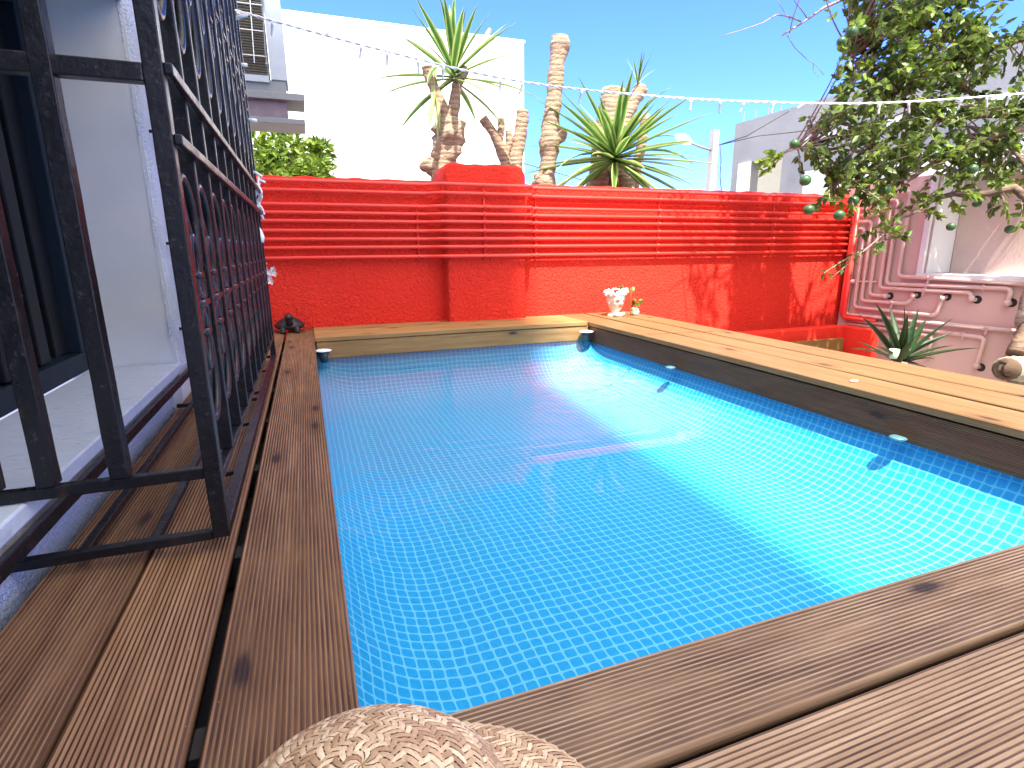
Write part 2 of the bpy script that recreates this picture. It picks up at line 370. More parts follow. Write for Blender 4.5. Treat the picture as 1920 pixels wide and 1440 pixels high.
grey_cap = plain('grey_cap_plastic', (.06, .16, .20), .4); dark_cap = plain('dark_cap_plastic', (.03, .04, .045), .5)
for k, (x, y, z, s_) in enumerate([(.055, 3.60, -.075, 1), (1.905, 3.60, -.062, 1), (1.925, 2.60, -.137, .55), (1.945, 1.28, -.137, .55)]):
    c = MB(); c.lathe([(.03*s_, -.004), (.05*s_, -.006), (.054*s_, -.001), (.04*s_, .003), (.004, .004)], (x, y, z), 24)
    co = c.build('frame_cap', white_plastic if s_ == 1 else grey_cap, pool, True)
    if s_ == 1: c = MB(); c.lathe([(.002, -.075*s_), (.018*s_, -.075*s_), (.040*s_, -.0065), (.002, -.006)], (x, y, z), 20); c.build('cap_stem', dark_cap, co, True)
wm = MB(); wm.add([(PX0, PY0, WZ), (PX1, PY0, WZ), (PX1, PY1, WZ), (PX0, PY1, WZ)], [(0, 1, 2, 3)])
tag(wm.build('water', water_m), kind='structure')

# ---- deck
deck = thing('pool_deck', 'raised timber deck of grooved boards framing the pool on all four sides', 'deck', (0, 0, -.05))
def board(mat, p0, direc, width, length, grooves=True, th=.028, name='board', per=PER, zt=0.0, tilt=None, chamfer=.004):
    """p0 = corner on the right-hand side looking along direc; width goes to local +X"""
    mb = MB(); pr = [(0, -th), (0, -chamfer), (chamfer, 0)]
    if grooves:
        n = int(round((width-2*chamfer-.004)/per)); st = 6
        x0 = chamfer+.002
        for i in range(n*st+1):
            x = x0+i*per/st; pr.append((x, -.0016*(.5-.5*math.cos(2*math.pi*(x-x0+per*0)/per))**.7 if False else -.0018*(.5-.5*math.cos(2*math.pi*(x-x0)/per))))
    pr += [(width-chamfer, 0), (width, -chamfer), (width, -th)]
    L = max(2, int(length/.12)); vs = []
    ph = random.random()*9
    for j in range(L+1):
        y = length*j/L
        dz = .0012*math.sin(ph+y*2.3); dx = .0012*math.sin(ph*2+y*1.7)
        vs += [(x+dx, y, z+dz) for x, z in pr]
    k = len(pr); fs = [(j*k+i, j*k+i+1, (j+1)*k+i+1, (j+1)*k+i) for j in range(L) for i in range(k-1)]
    fs = [tuple(reversed(f)) for f in fs]
    fs += [(j*k+k-1, j*k, (j+1)*k, (j+1)*k+k-1) for j in range(L)]
    fs += [tuple(range(k)), tuple(range(L*k+k-1, L*k-1, -1))]
    mb.add(vs, fs)
    me = bpy.data.meshes.new(name); me.from_pydata(mb.v, [], mb.f); me.materials.append(mat); me.validate()
    bm = bmesh.new(); bm.from_mesh(me); bmesh.ops.recalc_face_normals(bm, faces=bm.faces); bm.to_mesh(me); bm.free()
    me.polygons.foreach_set('use_smooth', [grooves]*len(me.polygons))
    o = bpy.data.objects.new(name, me); C.objects.link(o); o.parent = deck
    d = Vector(direc).normalized(); X = Vector((d.y, -d.x, 0))
    mt = Matrix(((X.x, d.x, 0, p0[0]), (X.y, d.y, 0, p0[1]), (0, 0, 1, zt+.05), (0, 0, 0, 1)))
    if tilt is not None: mt = mt @ Matrix.Rotation(tilt, 4, 'Y')
    o.matrix_basis = mt
    return o
# left-hand boards, running in depth
board(wood_left, (-.157, -.4), (0, 1), .169, 4.5)
board(wood_left, (-.309, -.4), (0, 1), .136, 4.5)
board(wood_left, (-.464, -.4), (0, 1), .146, 4.5)
# front boards (along X)
for y1, y0 in ((.533, .398), (.382, .243), (.228, .09), (.075, -.06)):
    board(wood_front, (.0165, y1), (1, 0), y1-y0, 3.2)
# far boards
board(wood_back, (.015, 3.895), (1, 0), .235, 1.93, False)
board(wood_back, (.015, 4.146), (1, 0), .244, 1.93, False)
# right-hand boards
for x0, x1, ya in ((1.952, 2.160, .5365), (2.186, 2.372, .5365), (2.396, 2.58, .5365)):
    board(wood_right, (x0, ya), (0, 1), x1-x0, 4.146-ya, False)
# fascias
def fascia(mat, p, direc, width, length, grooves, name='fascia'):
    return board(mat, p, direc, width, length, grooves, .022, name)
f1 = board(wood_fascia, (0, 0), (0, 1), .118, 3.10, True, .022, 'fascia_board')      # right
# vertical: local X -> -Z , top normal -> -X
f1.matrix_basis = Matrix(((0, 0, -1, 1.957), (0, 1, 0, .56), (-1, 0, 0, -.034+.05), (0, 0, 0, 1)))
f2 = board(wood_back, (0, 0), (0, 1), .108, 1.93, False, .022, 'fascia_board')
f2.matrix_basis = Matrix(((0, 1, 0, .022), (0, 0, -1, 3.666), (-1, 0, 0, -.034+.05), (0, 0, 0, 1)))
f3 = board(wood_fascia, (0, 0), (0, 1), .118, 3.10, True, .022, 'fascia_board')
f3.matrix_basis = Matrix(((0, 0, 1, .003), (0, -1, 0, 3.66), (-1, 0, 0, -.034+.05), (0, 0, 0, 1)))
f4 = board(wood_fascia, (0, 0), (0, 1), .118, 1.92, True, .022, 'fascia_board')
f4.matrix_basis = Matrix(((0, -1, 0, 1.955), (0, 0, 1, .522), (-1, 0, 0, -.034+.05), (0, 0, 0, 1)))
# joists and dark support underneath the boards
jb = MB()
for yj in [i*.45-.3 for i in range(10)]: jb.box((-.455, yj, -.09), (-.015, yj+.045, -.03))
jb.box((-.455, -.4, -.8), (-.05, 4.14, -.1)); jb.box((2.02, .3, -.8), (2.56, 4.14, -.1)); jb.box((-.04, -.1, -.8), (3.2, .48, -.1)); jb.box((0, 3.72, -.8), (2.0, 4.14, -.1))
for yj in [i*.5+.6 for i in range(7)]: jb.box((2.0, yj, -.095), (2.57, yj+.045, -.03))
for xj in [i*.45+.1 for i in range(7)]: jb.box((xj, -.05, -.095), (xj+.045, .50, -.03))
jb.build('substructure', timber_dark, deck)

# ---- red boundary wall with its painted pipes
WY = 4.15
rw = thing('boundary_wall', 'bright red rendered boundary wall with rows of painted pipes behind the pool', 'wall', (1.5, WY, -.8))
def wall_run(x0, x1, y0, y1, top, jit=.006, step=.04, seed=0, rnd=0):
    mb = MB(); n = int((x1-x0)/step); pf = []
    for i in range(n+1):
        x = x0+(x1-x0)*i/n; e = min(1, min(x-x0, x1-x)/.06) if rnd else 1
        t = top + jit*noise.noise(Vector((x*9, seed, 0)))*2 - rnd*(1-math.sqrt(max(0, 1-(1-e)**2)))
        pf.append([(x, y0, -.8), (x, y0, t-.03), (x, y0+.012, t-.008), (x, y0+.035, t), (x, y1, t), (x, y1, -.8)])
    vs = [p for r in pf for p in r]; k = 6
    fs = [(i*k+j, (i+1)*k+j, (i+1)*k+j+1, i*k+j+1) for i in range(n) for j in range(k-1)]
    fs += [tuple(range(k)), tuple(n*k+j for j in range(k-1, -1, -1))]
    mb.add(vs, fs); return mb
wall_run(-2.2, 5.1, WY, WY+.2, 1.02).build('wall', red_stucco, rw, True)
PY = 4.055; PA, PB = .985, 1.60
wall_run(PA, PB, PY, WY+.26, 1.135, .007, .02, 3, .05).build('pillar', red_stucco, rw, True)
pz = [.985, .925, .835, .782, .728, .665, .608, .552, .485]; pr_ = .0125; off = .034
pnk = thing('pink_building', 'pink rendered building on the right with nested pipes running into its wall', 'building', (5.1, 2, -.8))
for z in pz:
    y = WY-off; yp = PY-off
    path = rounded([(-2.0, y, z), (PA-.12, y, z), (PA-.02, yp, z), (PB+.045, yp, z), (PB+.06, y, z), (5.1-.02, y, z)], .03)
    t = MB(); t.tube(path, pr_, 10); t.build('pipe', red_pipe_m, rw, True)
for x, yy, zs in ((.79, WY, pz[2:]), (1.27, PY, pz), (1.72, WY, pz), (2.85, WY, pz), (4.1, WY, pz)):
    t = MB(); t.tube([(x, yy-.012, zs[0]+.015), (x, yy-.012, zs[-1]-.03)], .006, 6)
    for z in zs: t.tube([(x-.008, yy-off, z), (x+.008, yy-off, z)], pr_+.004, 8)
    t.build('pipe_clip', red_pipe_m, rw, True)
# corner pipe stack (red) running down the corner
for i, (dx, zb) in enumerate(((.05, -.135), (.10, -.165))):
    t = MB(); t.tube(rounded([(5.1-dx*.5, WY-.05-.05*i, 1.0), (5.1-dx*.5, WY-.05-.05*i, zb), (5.075, 3.72, zb-.0)], .03), .022, 10); t.build('corner_pipe', red_pipe_m, rw, True)
# low red parapet of the planting bed and the ochre board leaning inside
pb = MB(); pb.box((3.55, 3.78, -.42), (4.84, 3.88, -.205)); pb.box((4.74, 3.5, -.8), (4.84, 3.78, -.205)); pb.box((3.55, 3.88, -.8), (4.84, 3.97, -.215))
tag(pb.build('planting_bed', red_smooth, None, bevel=.006), 'low red rendered planting bed kerb in the corner below the pipes', 'planter')
ob = MB(); ob.box((3.6, 3.70, -.8), (4.66, 3.74, -.30))
tag(ob.build('plywood_board', plain('ochre_board', (.20, .10, .02), .6), None, bevel=.003), 'ochre brown board propped against the low red kerb', 'board')

# ---- pink building
PXW = 5.1; RY = 3.36; SZ = .285; PT = 1.12
t = MB(); t.box((PXW, RY, -.8), (PXW+.35, WY+.2, PT)); t.box((PXW, -4, -.8), (PXW+.35, RY, SZ)); t.build('wall', pink_wall_m, pnk)
t = MB(); t.box((PXW+.30, -4, SZ+.002), (PXW+.345, RY-.008, PT-.02)); t.build('recessed_panel', pink_stucco_m, pnk)
t = MB(); t.box((PXW-.035, -4, SZ-.03), (PXW+.298, RY-.008, SZ+.012)); t.box((PXW+.002, RY-.006, SZ+.014), (PXW+.298, RY-.001, PT-.01)); t.box((PXW-.035, RY-.007, SZ-.03), (PXW-.004, RY+.06, SZ+.012)); t.box((PXW-.03, RY+.012, SZ+.014), (PXW-.003, RY+.06, PT)); t.build('surround_and_sun_painted_reveal', white_m, pnk, bevel=.004)  # reveal slab is white to stand in for sunlight; the rest is trim
X0 = PXW-.03
def cp(x, y): return atx(1560+x/3.789, 380+y/3.789, X0)
runs = [
 ([(560, 110), (470, 522), (1700, 598)], None),
 ([(480, 110), (385, 577), (1280, 612), (1240, 720)], (1262, 712)),
 ([(430, 110), (337, 605), (982, 640), (995, 690)], (1015, 690)),
 ([(350, 150), (264, 655), (385, 664)], (397, 664)),
 ([(310, 180), (207, 697), (537, 718), (580, 655)], (592, 655)),
 ([(275, 200), (157, 742), (737, 802), (790, 672)], (803, 670)),
 ([(240, 230), (97, 792), (1700, 952)], None),
 ([(120, 835), (1088, 960), (1022, 1168)], (1040, 1172)),
 ([(120, 862), (718, 948), (670, 1120)], None)]
hole_m = plain('dark_pipe_hole', (.03, .022, .02), .9)
for pts, hole in runs:
    p = [cp(*q) for q in pts]
    if pts[0][1] < 300: p[0] = p[1].copy(); p[0].z = 1.0; 
    p2 = list(p)
    if pts[0][1] < 300: p2 = [Vector((X0, WY-.03, 1.0-.06*runs.index((pts, hole))))] + p; p2[1].z = 1.0-.06*runs.index((pts, hole))
    if hole: e = cp(*hole); p2.append(Vector((PXW+.05, e.y, e.z)))
    t = MB(); t.tube(rounded(p2, .045), .0165, 10); o = t.build('pipe', pink_pipe_m, pnk, True)
    if hole:
        e = cp(*hole); h = MB(); c = Vector((PXW-.003, e.y, e.z))
        h.tube([c+Vector((.02, 0, 0)), c], .034, 14); h.build('pipe_hole', hole_m, o, False)
        k = MB(); k.tube([p[-1]-(p[-1]-p[-2]).normalized()*.03, p[-1]+(p[-1]-p[-2]).normalized()*.01], .023, 10); k.build('pipe_elbow', pink_pipe_m, o, True)
for pts in ([(700, 520), (640, 660)], [(1090, 590), (1070, 625)], [(130, 560), (320, 562)], [(430, 700), (410, 770)], [(1110, 880), (1085, 940)], [(215, 790), (195, 860)], [(935, 925), (925, 975)], [(555, 905), (545, 945)]):
    t = MB(); a, b = cp(*pts[0]), cp(*pts[1]); t.tube([a, b], .010, 6); t.tube([a, a+(b-a)*.2], .024, 8); t.build('pipe_clip', pink_pipe_m, pnk, True)

# ---- left house with the barred window
FX = -.47; YW = 2.27; WT = 1.30; SILL = .138
hs = thing('house', 'pale grey rendered house with a deep window recess on the left', 'house', (-2, 1, -.8))
t = MB(); t.box((FX-.32, YW, -.8), (FX, 3.95, 2.3)); t.box((FX-.32, -3, -.8), (FX-.05, YW+.0, SILL-.035)); t.box((FX-.32, -3, WT), (FX, YW, 2.3)); t.box((-3.4, 3.75, -.8), (FX-.32, 3.95, 2.3)); t.box((-3.4, -3, 2.1), (FX-.32, 3.75, 2.3))
t.box((FX-.32, -3, SILL-.035), (FX, -.6, WT)); t.build('wall', facade_m, hs)
t = MB()   # rough stucco skin, 8 mm proud of the wall, irregular edge along the recess
n = 60; vs = []
for i in range(n+1):
    z = SILL-.02+(WT-SILL+.1)*i/n; e = .018*noise.noise(Vector((z*9, 2, 0)))
    vs += [(FX-.012, YW-.002+e*.2, z), (FX+.008, YW+.006+e, z), (FX+.012, YW+.05+e, z), (FX+.008, YW+.55, z), (FX+.002, YW+.56, z)]
t.add(vs, [(i*5+j, i*5+j+1, (i+1)*5+j+1, (i+1)*5+j) for i in range(n) for j in range(4)]); t.build('corner_render', rough_facade_m, hs, True)
t = MB(); ny_ = 40; vs = []    # bulging rough render foot below the sill
for i in range(ny_+1):
    y = -.6+4.5*i/ny_
    for j in range(9):
        u = j/8; vs.append((FX-.045+.016*math.sin(u*math.pi*.9)+.004*noise.noise(Vector((y*5, u*3, 0))), y, -.1+(SILL-.037+.1)*u))
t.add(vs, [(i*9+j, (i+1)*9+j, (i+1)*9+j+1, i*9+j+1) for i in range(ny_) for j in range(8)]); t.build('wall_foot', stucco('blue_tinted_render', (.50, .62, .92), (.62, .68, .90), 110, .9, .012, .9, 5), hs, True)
t = MB(); t.box((FX-.255, -.6, SILL-.032), (FX+.012, YW-.003, SILL)); t.build('window_sill', marble_m, hs, bevel=.004)
t = MB(); t.box((FX-.06, -.6, SILL-.052), (FX+.0, YW-.003, SILL-.034)); t.build('sill_bedding', stucco('mortar', (.55, .55, .6), (.4, .4, .45), 60, .8, .01), hs)
WX = FX-.262
wf = MB(); wf.box((WX-.06, -.6, SILL+.0005), (WX, YW-.002, SILL+.065)); wf.box((WX-.06, YW-.06, SILL+.066), (WX, YW-.002, WT-.002)); wf.box((WX-.06, -.6, WT-.06), (WX, YW-.062, WT-.002))
wfo = wf.build('window_frame', frame_slate, hs, bevel=.003)
sh = MB()
for (ya, yb, xo) in ((.2, .26, .0), (.30, .315, -.01), (1.72, 1.80, .004), (1.82, 1.835, .012), (1.86, 1.875, .012), (1.95, 2.02, -.005), (2.10, 2.2, -.02)):
    sh = MB(); sh.box((WX-.05, ya, SILL+.07), (WX-.012+xo, yb, WT-.065)); sh.build('sliding_sash', frame_black, hs, bevel=.004)
pass
t = MB(); t.box((WX-.10, -.6, SILL+.0), (WX-.085, YW, WT)); t.build('window_pane', plain('dark_glass', (.004, .005, .006), .3), hs)
lt = MB(); lt.box((WX-.012, 1.83, .40), (WX+.008, 1.865, .50)); lo = lt.build('latch', frame_black, hs, bevel=.003)
for dz in (.42, .475):
    t = MB(); t.tube([(WX+.006, 1.847, dz), (WX+.011, 1.847, dz)], .006, 10); t.build('screw', steel_m, lo, True)
# upstairs glazed bay beyond the boundary wall
bw = thing('enclosed_balcony', 'pale grey enclosed balcony with brown blinds and two jutting grey ledges', 'balcony', (-.8, 4.8, 1.5))
Yb = 4.75
def bp(px, py, y=Yb): return aty(px, py, y)
a = bp(493, 0); b = bp(541, 152)
t = MB(); t.box((a.x+.0, Yb, b.z), (b.x-.005, Yb+.3, 3.3)); t.build('wall_panel', panel_m, bw, bevel=.004)
t = MB(); t.box((-2.6, Yb+.02, bp(470, 143).z), (a.x-.01, Yb+.3, 3.3)); t.box((-2.6, Yb-.01, bp(470, 152).z), (a.x-.012, Yb+.02, bp(470, 140).z)); t.build('window_frame', panel_m, bw)
t = MB()
z = bp(470, 138).z+.006
while z < 3.0:
    t.add([(-1.2, Yb-.002, z), (a.x-.014, Yb-.002, z), (a.x-.014, Yb+.014, z+.016), (-1.2, Yb+.014, z+.016)], [(0, 1, 2, 3)]); z += .0175
t.build('blind', blind_m, bw)
t = MB()
for py in (8, 57, 104): q = bp(470, py); t.tube([(-.9, Yb-.01, q.z), (a.x-.01, Yb-.01, q.z)], .003, 6)
t.tube([bp(466, -40, Yb-.012), bp(477, 118, Yb-.012)], .003, 6); t.build('curtain_rod', white_plastic, bw)
t = MB(); t.tube([bp(490, -60, Yb-.02), bp(497, 95, Yb-.02), bp(501, 122, Yb-.02)], .004, 6); t.ball(bp(500, 120, Yb-.02), .012); t.build('hook_rod', grey_metal, bw)
z1, z2, z3, z4 = bp(550, 179).z, bp(550, 192).z, bp(550, 226).z, bp(550, 236).z
xe = bp(571, 185, Yb-.06).x
t = MB(); t.box((-2.6, Yb-.06, z2), (xe, Yb+.3, z1)); t.build('ledge', grey_metal, bw, bevel=.003)
t = MB(); t.box((-2.6, Yb-.06, z4), (xe-.01, Yb+.3, z3)); t.build('ledge', grey_metal, bw, bevel=.003)
t = MB(); t.box((-2.6, Yb+.0, z3), (bp(540, 210).x, Yb+.28, z2)); t.build('glass_strip', glass_dark, bw)
t = MB(); t.box((-2.6, Yb+.01, z1), (bp(537, 170).x, Yb+.28, b.z-.003)); t.build('apron', grey_metal, bw)
t = MB(); t.box((-2.6, Yb+.3, -.8), (-.9, Yb+1.5, 3.3)); t.build('wall', facade_m, bw)

# ---- houses beyond, and unseen blocks added behind the viewer to shade the pool
def block(name, label, cat, lo, hi, m):
    t = MB(); t.box(lo, hi); return tag(t.build(name, m), label, cat)
Y = 16; A = aty(535, 27, Y); B = aty(982, 76, Y)
wh = thing('white_house', 'blank white rendered house wall with flat roof beyond the red wall', 'house', (2, Y, -.8))
t = MB(); t.box((-5, Y, -.8), (B.x, Y+6, B.z-.06)); t.build('wall', white_m, wh)
t = MB(); t.box((-5, Y-.03, B.z-.058), (B.x+.03, Y+6, B.z)); t.build('parapet', white_m, wh)
q = aty(917, 62, Y); t = MB(); t.tube([(q.x, Y+.2, B.z-.02), (q.x+.02, Y+.2, B.z+.12), (q.x+.10, Y+.2, B.z+.25)], [.09, .07, .05], 8); t.build('chimney_stub', stucco('brown_clay', (.35, .22, .18), (.25, .17, .14)), wh)
t = MB(); t.tube([aty(540, 60, Y-.02), aty(760, 180, Y-.02), aty(930, 262, Y-.02)], .012, 5); t.build('cable', plain('grey_cable', (.5, .5, .5)), wh)
Yg = 14.; G = aty(1379, 233, Yg)
gh = thing('concrete_house', 'unfinished grey concrete house with an open window above the red wall', 'house', (G.x, Yg, -.8))
t = MB(); X = G.x; zt = G.z
def gx(px, py): return atx(px, py, X)
ow = [(gx(1407, 300), gx(1468, 297)), ]
ya, yb = gx(1407, 320).y, gx(1466, 320).y; za, zb = -.2, gx(1410, 303).z
t.box((X, ya, -.8), (X+.3, Yg, zt)); t.box((X, yb, zb), (X+.3, ya, zt)); t.box((X, yb, -.8), (X+.3, ya, za)); t.box((X, 3.0, -.8), (X+.3, yb, zt)); t.box((X+.3, Yg-.3, -.8), (X+8, Yg, zt))
t.build('wall', concrete_m, gh)
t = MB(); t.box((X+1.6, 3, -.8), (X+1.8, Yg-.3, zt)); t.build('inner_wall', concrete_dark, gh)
t = MB(); t.box((X-.05, ya-.0, za), (X+.0, ya+.45, zb)); t.box((X-.04, 3, gx(1500, 275).z), (X, yb-.6, gx(1500, 262).z)); t.build('render_band', white_m, gh)
t = MB(); 
for k in range(4): t = MB(); t.tube([(X+.1+.15*k, Yg-.2-.3*k, zt), (X+.1+.15*k, Yg-.2-.3*k, zt+.3)], .015, 5); t.build('rebar', twig_m, gh)
wb = block('white_annex', 'bright white house wall glimpsed through the citrus leaves', 'house', (9.6, 2.2, -.8), (10.4, 9.0, 2.0), white_m)
# unseen shade casters added behind the viewer
block('tall_shade_block', 'tall unseen house block added behind the viewer to shade the near deck', 'house', (-2.4, -10, -.8), (.43, -8, 29), white_m)
block('low_shade_block', 'lower unseen house block beside the tall one, added to shade the front deck', 'house', (.44, -10, -.8), (3.4, -8, 17.6), white_m)

# ---- street lamp
Yp = 12; sl_ = thing('street_lamp', 'concrete street lamp pole with a single curved arm beyond the wall', 'street lamp', aty(1330, 355, Yp))
t = MB(); p0 = aty(1330, 357, Yp); p1 = aty(1345, 244, Yp); base = Vector((p0.x, Yp, -.8)); top = Vector((p0.x+.04, Yp, p1.z))
vs = []
for (c, s_) in ((base, .12), (top, .075)): vs += [c+Vector((-s_, -s_, 0)), c+Vector((s_, -s_, 0)), c+Vector((s_, s_, 0)), c+Vector((-s_, s_, 0))]
t.add(vs, [(0, 1, 5, 4), (1, 2, 6, 5), (2, 3, 7, 6), (3, 0, 4, 7), (4, 5, 6, 7)]); t.build('pole', pole_m, sl_)
t = MB(); t.tube([aty(1338, 283, Yp), aty(1315, 276, Yp), aty(1293, 267, Yp)], .03, 8); t.build('arm', grey_metal, sl_, True)
t = MB(); a = aty(1296, 268, Yp); b = aty(1267, 254, Yp); t.tube([a, a.lerp(b, .25), a.lerp(b, .6), b], [.045, .10, .12, .05], 10); t.build('lamp_head', white_plastic, sl_, True)
def wire(name, label, pts, r, m, cat='cable'):
    t = MB(); t.tube(pts, r, 6); return tag(t.build(name, m, None, True), label, cat)
blk = plain('black_cable', (.03, .03, .035), .6)
wire('overhead_cable', 'thin dark overhead cable from the lamp pole up across the grey house', [aty(1348, 272, Yp), aty(1400, 255, 11.6), aty(1480, 208, 11)], .012, blk)
wire('overhead_cable', 'thin dark overhead cable running level from the lamp pole to the citrus leaves', [aty(1348, 272, Yp), aty(1420, 255, 11.6), aty(1560, 240, 11)], .012, blk)
wire('drop_cable', 'thin black cable hanging down beside the lamp pole', [aty(1350, 270, Yp-.2), aty(1352, 300, Yp-.2), aty(1350, 330, Yp-.2), aty(1353, 362, Yp-.2)], .012, blk)
wire('overhead_cable', 'faint cable between the white house and the stumps low over the wall', [aty(960, 300, 11), aty(1100, 340, 11), aty(1200, 362, 11)], .008, blk)

# ------------------------------------------------------------------ plants
def blade(mb, base, d, L, wid, droop, seg=7, fold=.25):
    d = Vector(d).normalized(); side = d.cross(Vector((0, 0, 1))); side = Vector((1, 0, 0)) if side.length < .1 else side.normalized()
    side = (side + Vector((random.uniform(-.5, .5), random.uniform(-.5, .5), random.uniform(-.5, .5)))*.5).normalized()
    p = Vector(base); vs = []; uv = []
    for i in range(seg+1):
        t = i/seg; wd = wid*(.55+.9*t if t < .4 else 1.0*(.91)*(1-((t-.4)/.6)**1.6))+.0006
        nrm = side.cross(d).normalized()
        vs += [p-side*wd/2+nrm*wd*fold, p, p+side*wd/2+nrm*wd*fold]; uv += [(0, t), (.5, t), (1, t)]
        p = p+d*(L/seg); d = (d+Vector((0, 0, -1))*droop/seg*(.3+t*1.6)).normalized(); side = (side-d*side.dot(d)).normalized()
    fs = []
    for i in range(seg): fs += [(i*3, i*3+1, i*3+4, i*3+3), (i*3+1, i*3+2, i*3+5, i*3+4)]
    mb.add(vs, fs, uv)
def rosette(c, n, L, wid, emin, emax, droop=(.2, .9), bias=None):
    mb = MB()
    for i in range(n):
        t = i/n; el = emin+(emax-emin)*(t**.8); az = i*2.39996+random.uniform(-.2, .2)
        d = Vector((math.cos(el)*math.cos(az), math.cos(el)*math.sin(az), math.sin(el)))
        dr = random.uniform(*droop)*(1.1-t) + (.9 if random.random() < .15 else 0)
        blade(mb, Vector(c)+Vector((random.uniform(-.015, .015), random.uniform(-.015, .015), (t-.5)*.10)), d, L*random.uniform(.75, 1.1)*(1-.32*max(0, math.sin(el))), wid*random.uniform(.8, 1.15), dr)
    return mb
def trunk(pts, rads, seed=0, n=12, sub=6, amp=.12):
    """bumpy trunk following pts"""
    P = []; Rr = []
    pts = [Vector(p) for p in pts]
    for i in range(len(pts)-1):
        for k in range(sub):
            t = k/sub; P.append(pts[i].lerp(pts[i+1], t)); Rr.append(rads[i]*(1-t)+rads[i+1]*t)
    P.append(pts[-1]); Rr.append(rads[-1]); mb = MB(); mb.tube(P, Rr, n)
    cen = []
    for i in range(len(P)):
        for k in range(n):
            j = i*n+k; v = Vector(mb.v[j]); d = v-P[i]; f = 1+amp*2*noise.noise(v*11+Vector((seed, 0, 0)))+amp*noise.noise(v*30)
            mb.v[j] = tuple(P[i]+d*f)
    return mb
YY = 5.6
def y5(px, py, dy=0): return aty(px, py, YY+dy)
S = YY/5.0
ya_ = thing('yucca_tree', 'yucca tree with a knotted forked trunk and an upright leaf crown left of the pillar', 'tree', (y5(835, 335).x, YY, -.8), 'yuccas beyond the red wall')
b0 = y5(833, 335); g0 = Vector((b0.x, YY, -.8))
trunk([g0, b0, y5(838, 285), y5(842, 245), y5(838, 222)], [.15, .14, .13, .165, .10], 1, amp=.25).build('trunk', yucca_bark, ya_, True)
for pts, rr, s_ in (([y5(840, 240), y5(824, 190), y5(806, 150), y5(800, 124)], [.07, .06, .045, .05], 2), ([y5(842, 240), y5(852, 200), y5(856, 160), y5(872, 128)], [.08, .06, .05, .05], 3), ([y5(832, 335), y5(815, 320), y5(796, 300)], [.07, .075, .085], 4)):
    o = trunk(pts, rr, s_, amp=.15).build('limb', yucca_bark, ya_, True); c = MB(); e = pts[-1]; d = (pts[-1]-pts[-2]).normalized(); c.tube([e, e+d*.006], rr[-1]*.8, 10); c.build('cut_face', cut_m, o)
rosette(y5(850, 140), 38, .90, .072, -.5, 1.5, (.1, .6)).build('leaves', yucca_m, ya_, True)
mb = MB()
for k in range(5): blade(mb, y5(815+random.uniform(-4, 4), 130+k*10), (random.uniform(-.3, .1), -.3, -1), .5, .04, .2)
mb.build('dead_leaves', mk_leaf('pale_dead_leaf', (.25, .3, .12), (.4, .42, .2), .3), ya_, True)
st = [('short forked stump with two cut prongs right of the yucca, above the pillar', [([(948, 306), (938, 275), (925, 250), (905, 222)], [.06, .055, .045, .045]), ([(936, 262), (940, 240), (940, 222)], [.04, .035, .035]), ([(945, 300), (955, 270), (954, 245)], [.04, .035, .03])]),
      ('stout cut stump rising straight beside the forked stump', [([(965, 306), (972, 270), (978, 235), (980, 208)], [.08, .07, .065, .065])])]
for lab, parts_ in st:
    o0 = y5(*parts_[0][0][0]); s_ = thing('tree_stump', lab, 'stump', (o0.x, YY+.1, -.8), 'pruned stumps beyond the red wall')
    for k, (pp, rr) in enumerate(parts_):
        P = [y5(*p, .1) for p in pp]
        if k == 0: P = [Vector((P[0].x, P[0].y, -.8))]+P; rr = [rr[0]*1.1]+rr
        o = trunk(P, rr, k+7, amp=.12).build('trunk' if k == 0 else 'limb', yucca_bark, s_, True); e = P[-1]; d = (P[-1]-P[-2]).normalized(); c = MB(); c.tube([e, e+d*.006], rr[-1]*.85, 10); c.build('cut_face', cut_m, o)
s_ = thing('pruned_trunk', 'tall bare ringed trunk cut off at the top, highest of the pruned trunks', 'tree', (y5(1024, 345).x, YY, -.8))
P = [y5(1023, 350), y5(1028, 300), y5(1030, 268), y5(1032, 240), y5(1040, 170), y5(1045, 110), y5(1050, 85), y5(1051, 68)]
trunk([Vector((P[0].x, YY, -.8))]+P, [.12, .10, .085, .11, .085, .08, .078, .10, .085], 11, sub=8, amp=.10).build('trunk', yucca_bark, s_, True)
t = MB(); t.add(*(lambda m: (m.v, m.f))(trunk([y5(1034, 275), y5(1048, 258), y5(1056, 246)], [.07, .06, .055], 12, amp=.2))); t.build('limb', yucca_bark, s_, True)
t = MB(); t.ball(y5(1018, 345, -.05), .11, 12, 8); 
t.v = [tuple(Vector(v)+Vector((noise.noise(Vector(v)*25), noise.noise(Vector(v)*25+Vector((5, 0, 0))), noise.noise(Vector(v)*25+Vector((0, 5, 0)))))*.05) for v in t.v]; t.build('root_burl', yucca_bark, s_, True)
s_ = thing('yucca_tree', 'large yucca with a broad fan of striped sword leaves and cut trunks behind', 'tree', (y5(1150, 345).x, YY, -.8), 'yuccas beyond the red wall')
for pts, rr, q in (([(1120, 350), (1130, 290), (1143, 220), (1152, 168)], [.12, .12, .13, .125], 21), ([(1150, 300), (1165, 240), (1185, 195), (1203, 165)], [.08, .075, .07, .085], 22), ([(1190, 330), (1205, 260), (1211, 215)], [.06, .055, .05], 23), ([(1170, 345), (1160, 330), (1155, 300)], [.13, .10, .07], 24)):
    P = [y5(p[0], p[1], .25) for p in pts]; P = [Vector((P[0].x, P[0].y, -.8))]+P; rr = [rr[0]]+rr
    o = trunk(P, rr, q, amp=.13).build('trunk', yucca_bark, s_, True); e = P[-1]; d = (P[-1]-P[-2]).normalized(); c = MB(); c.tube([e, e+d*.008], rr[-1]*.85, 10); c.build('cut_face', cut_m, o)
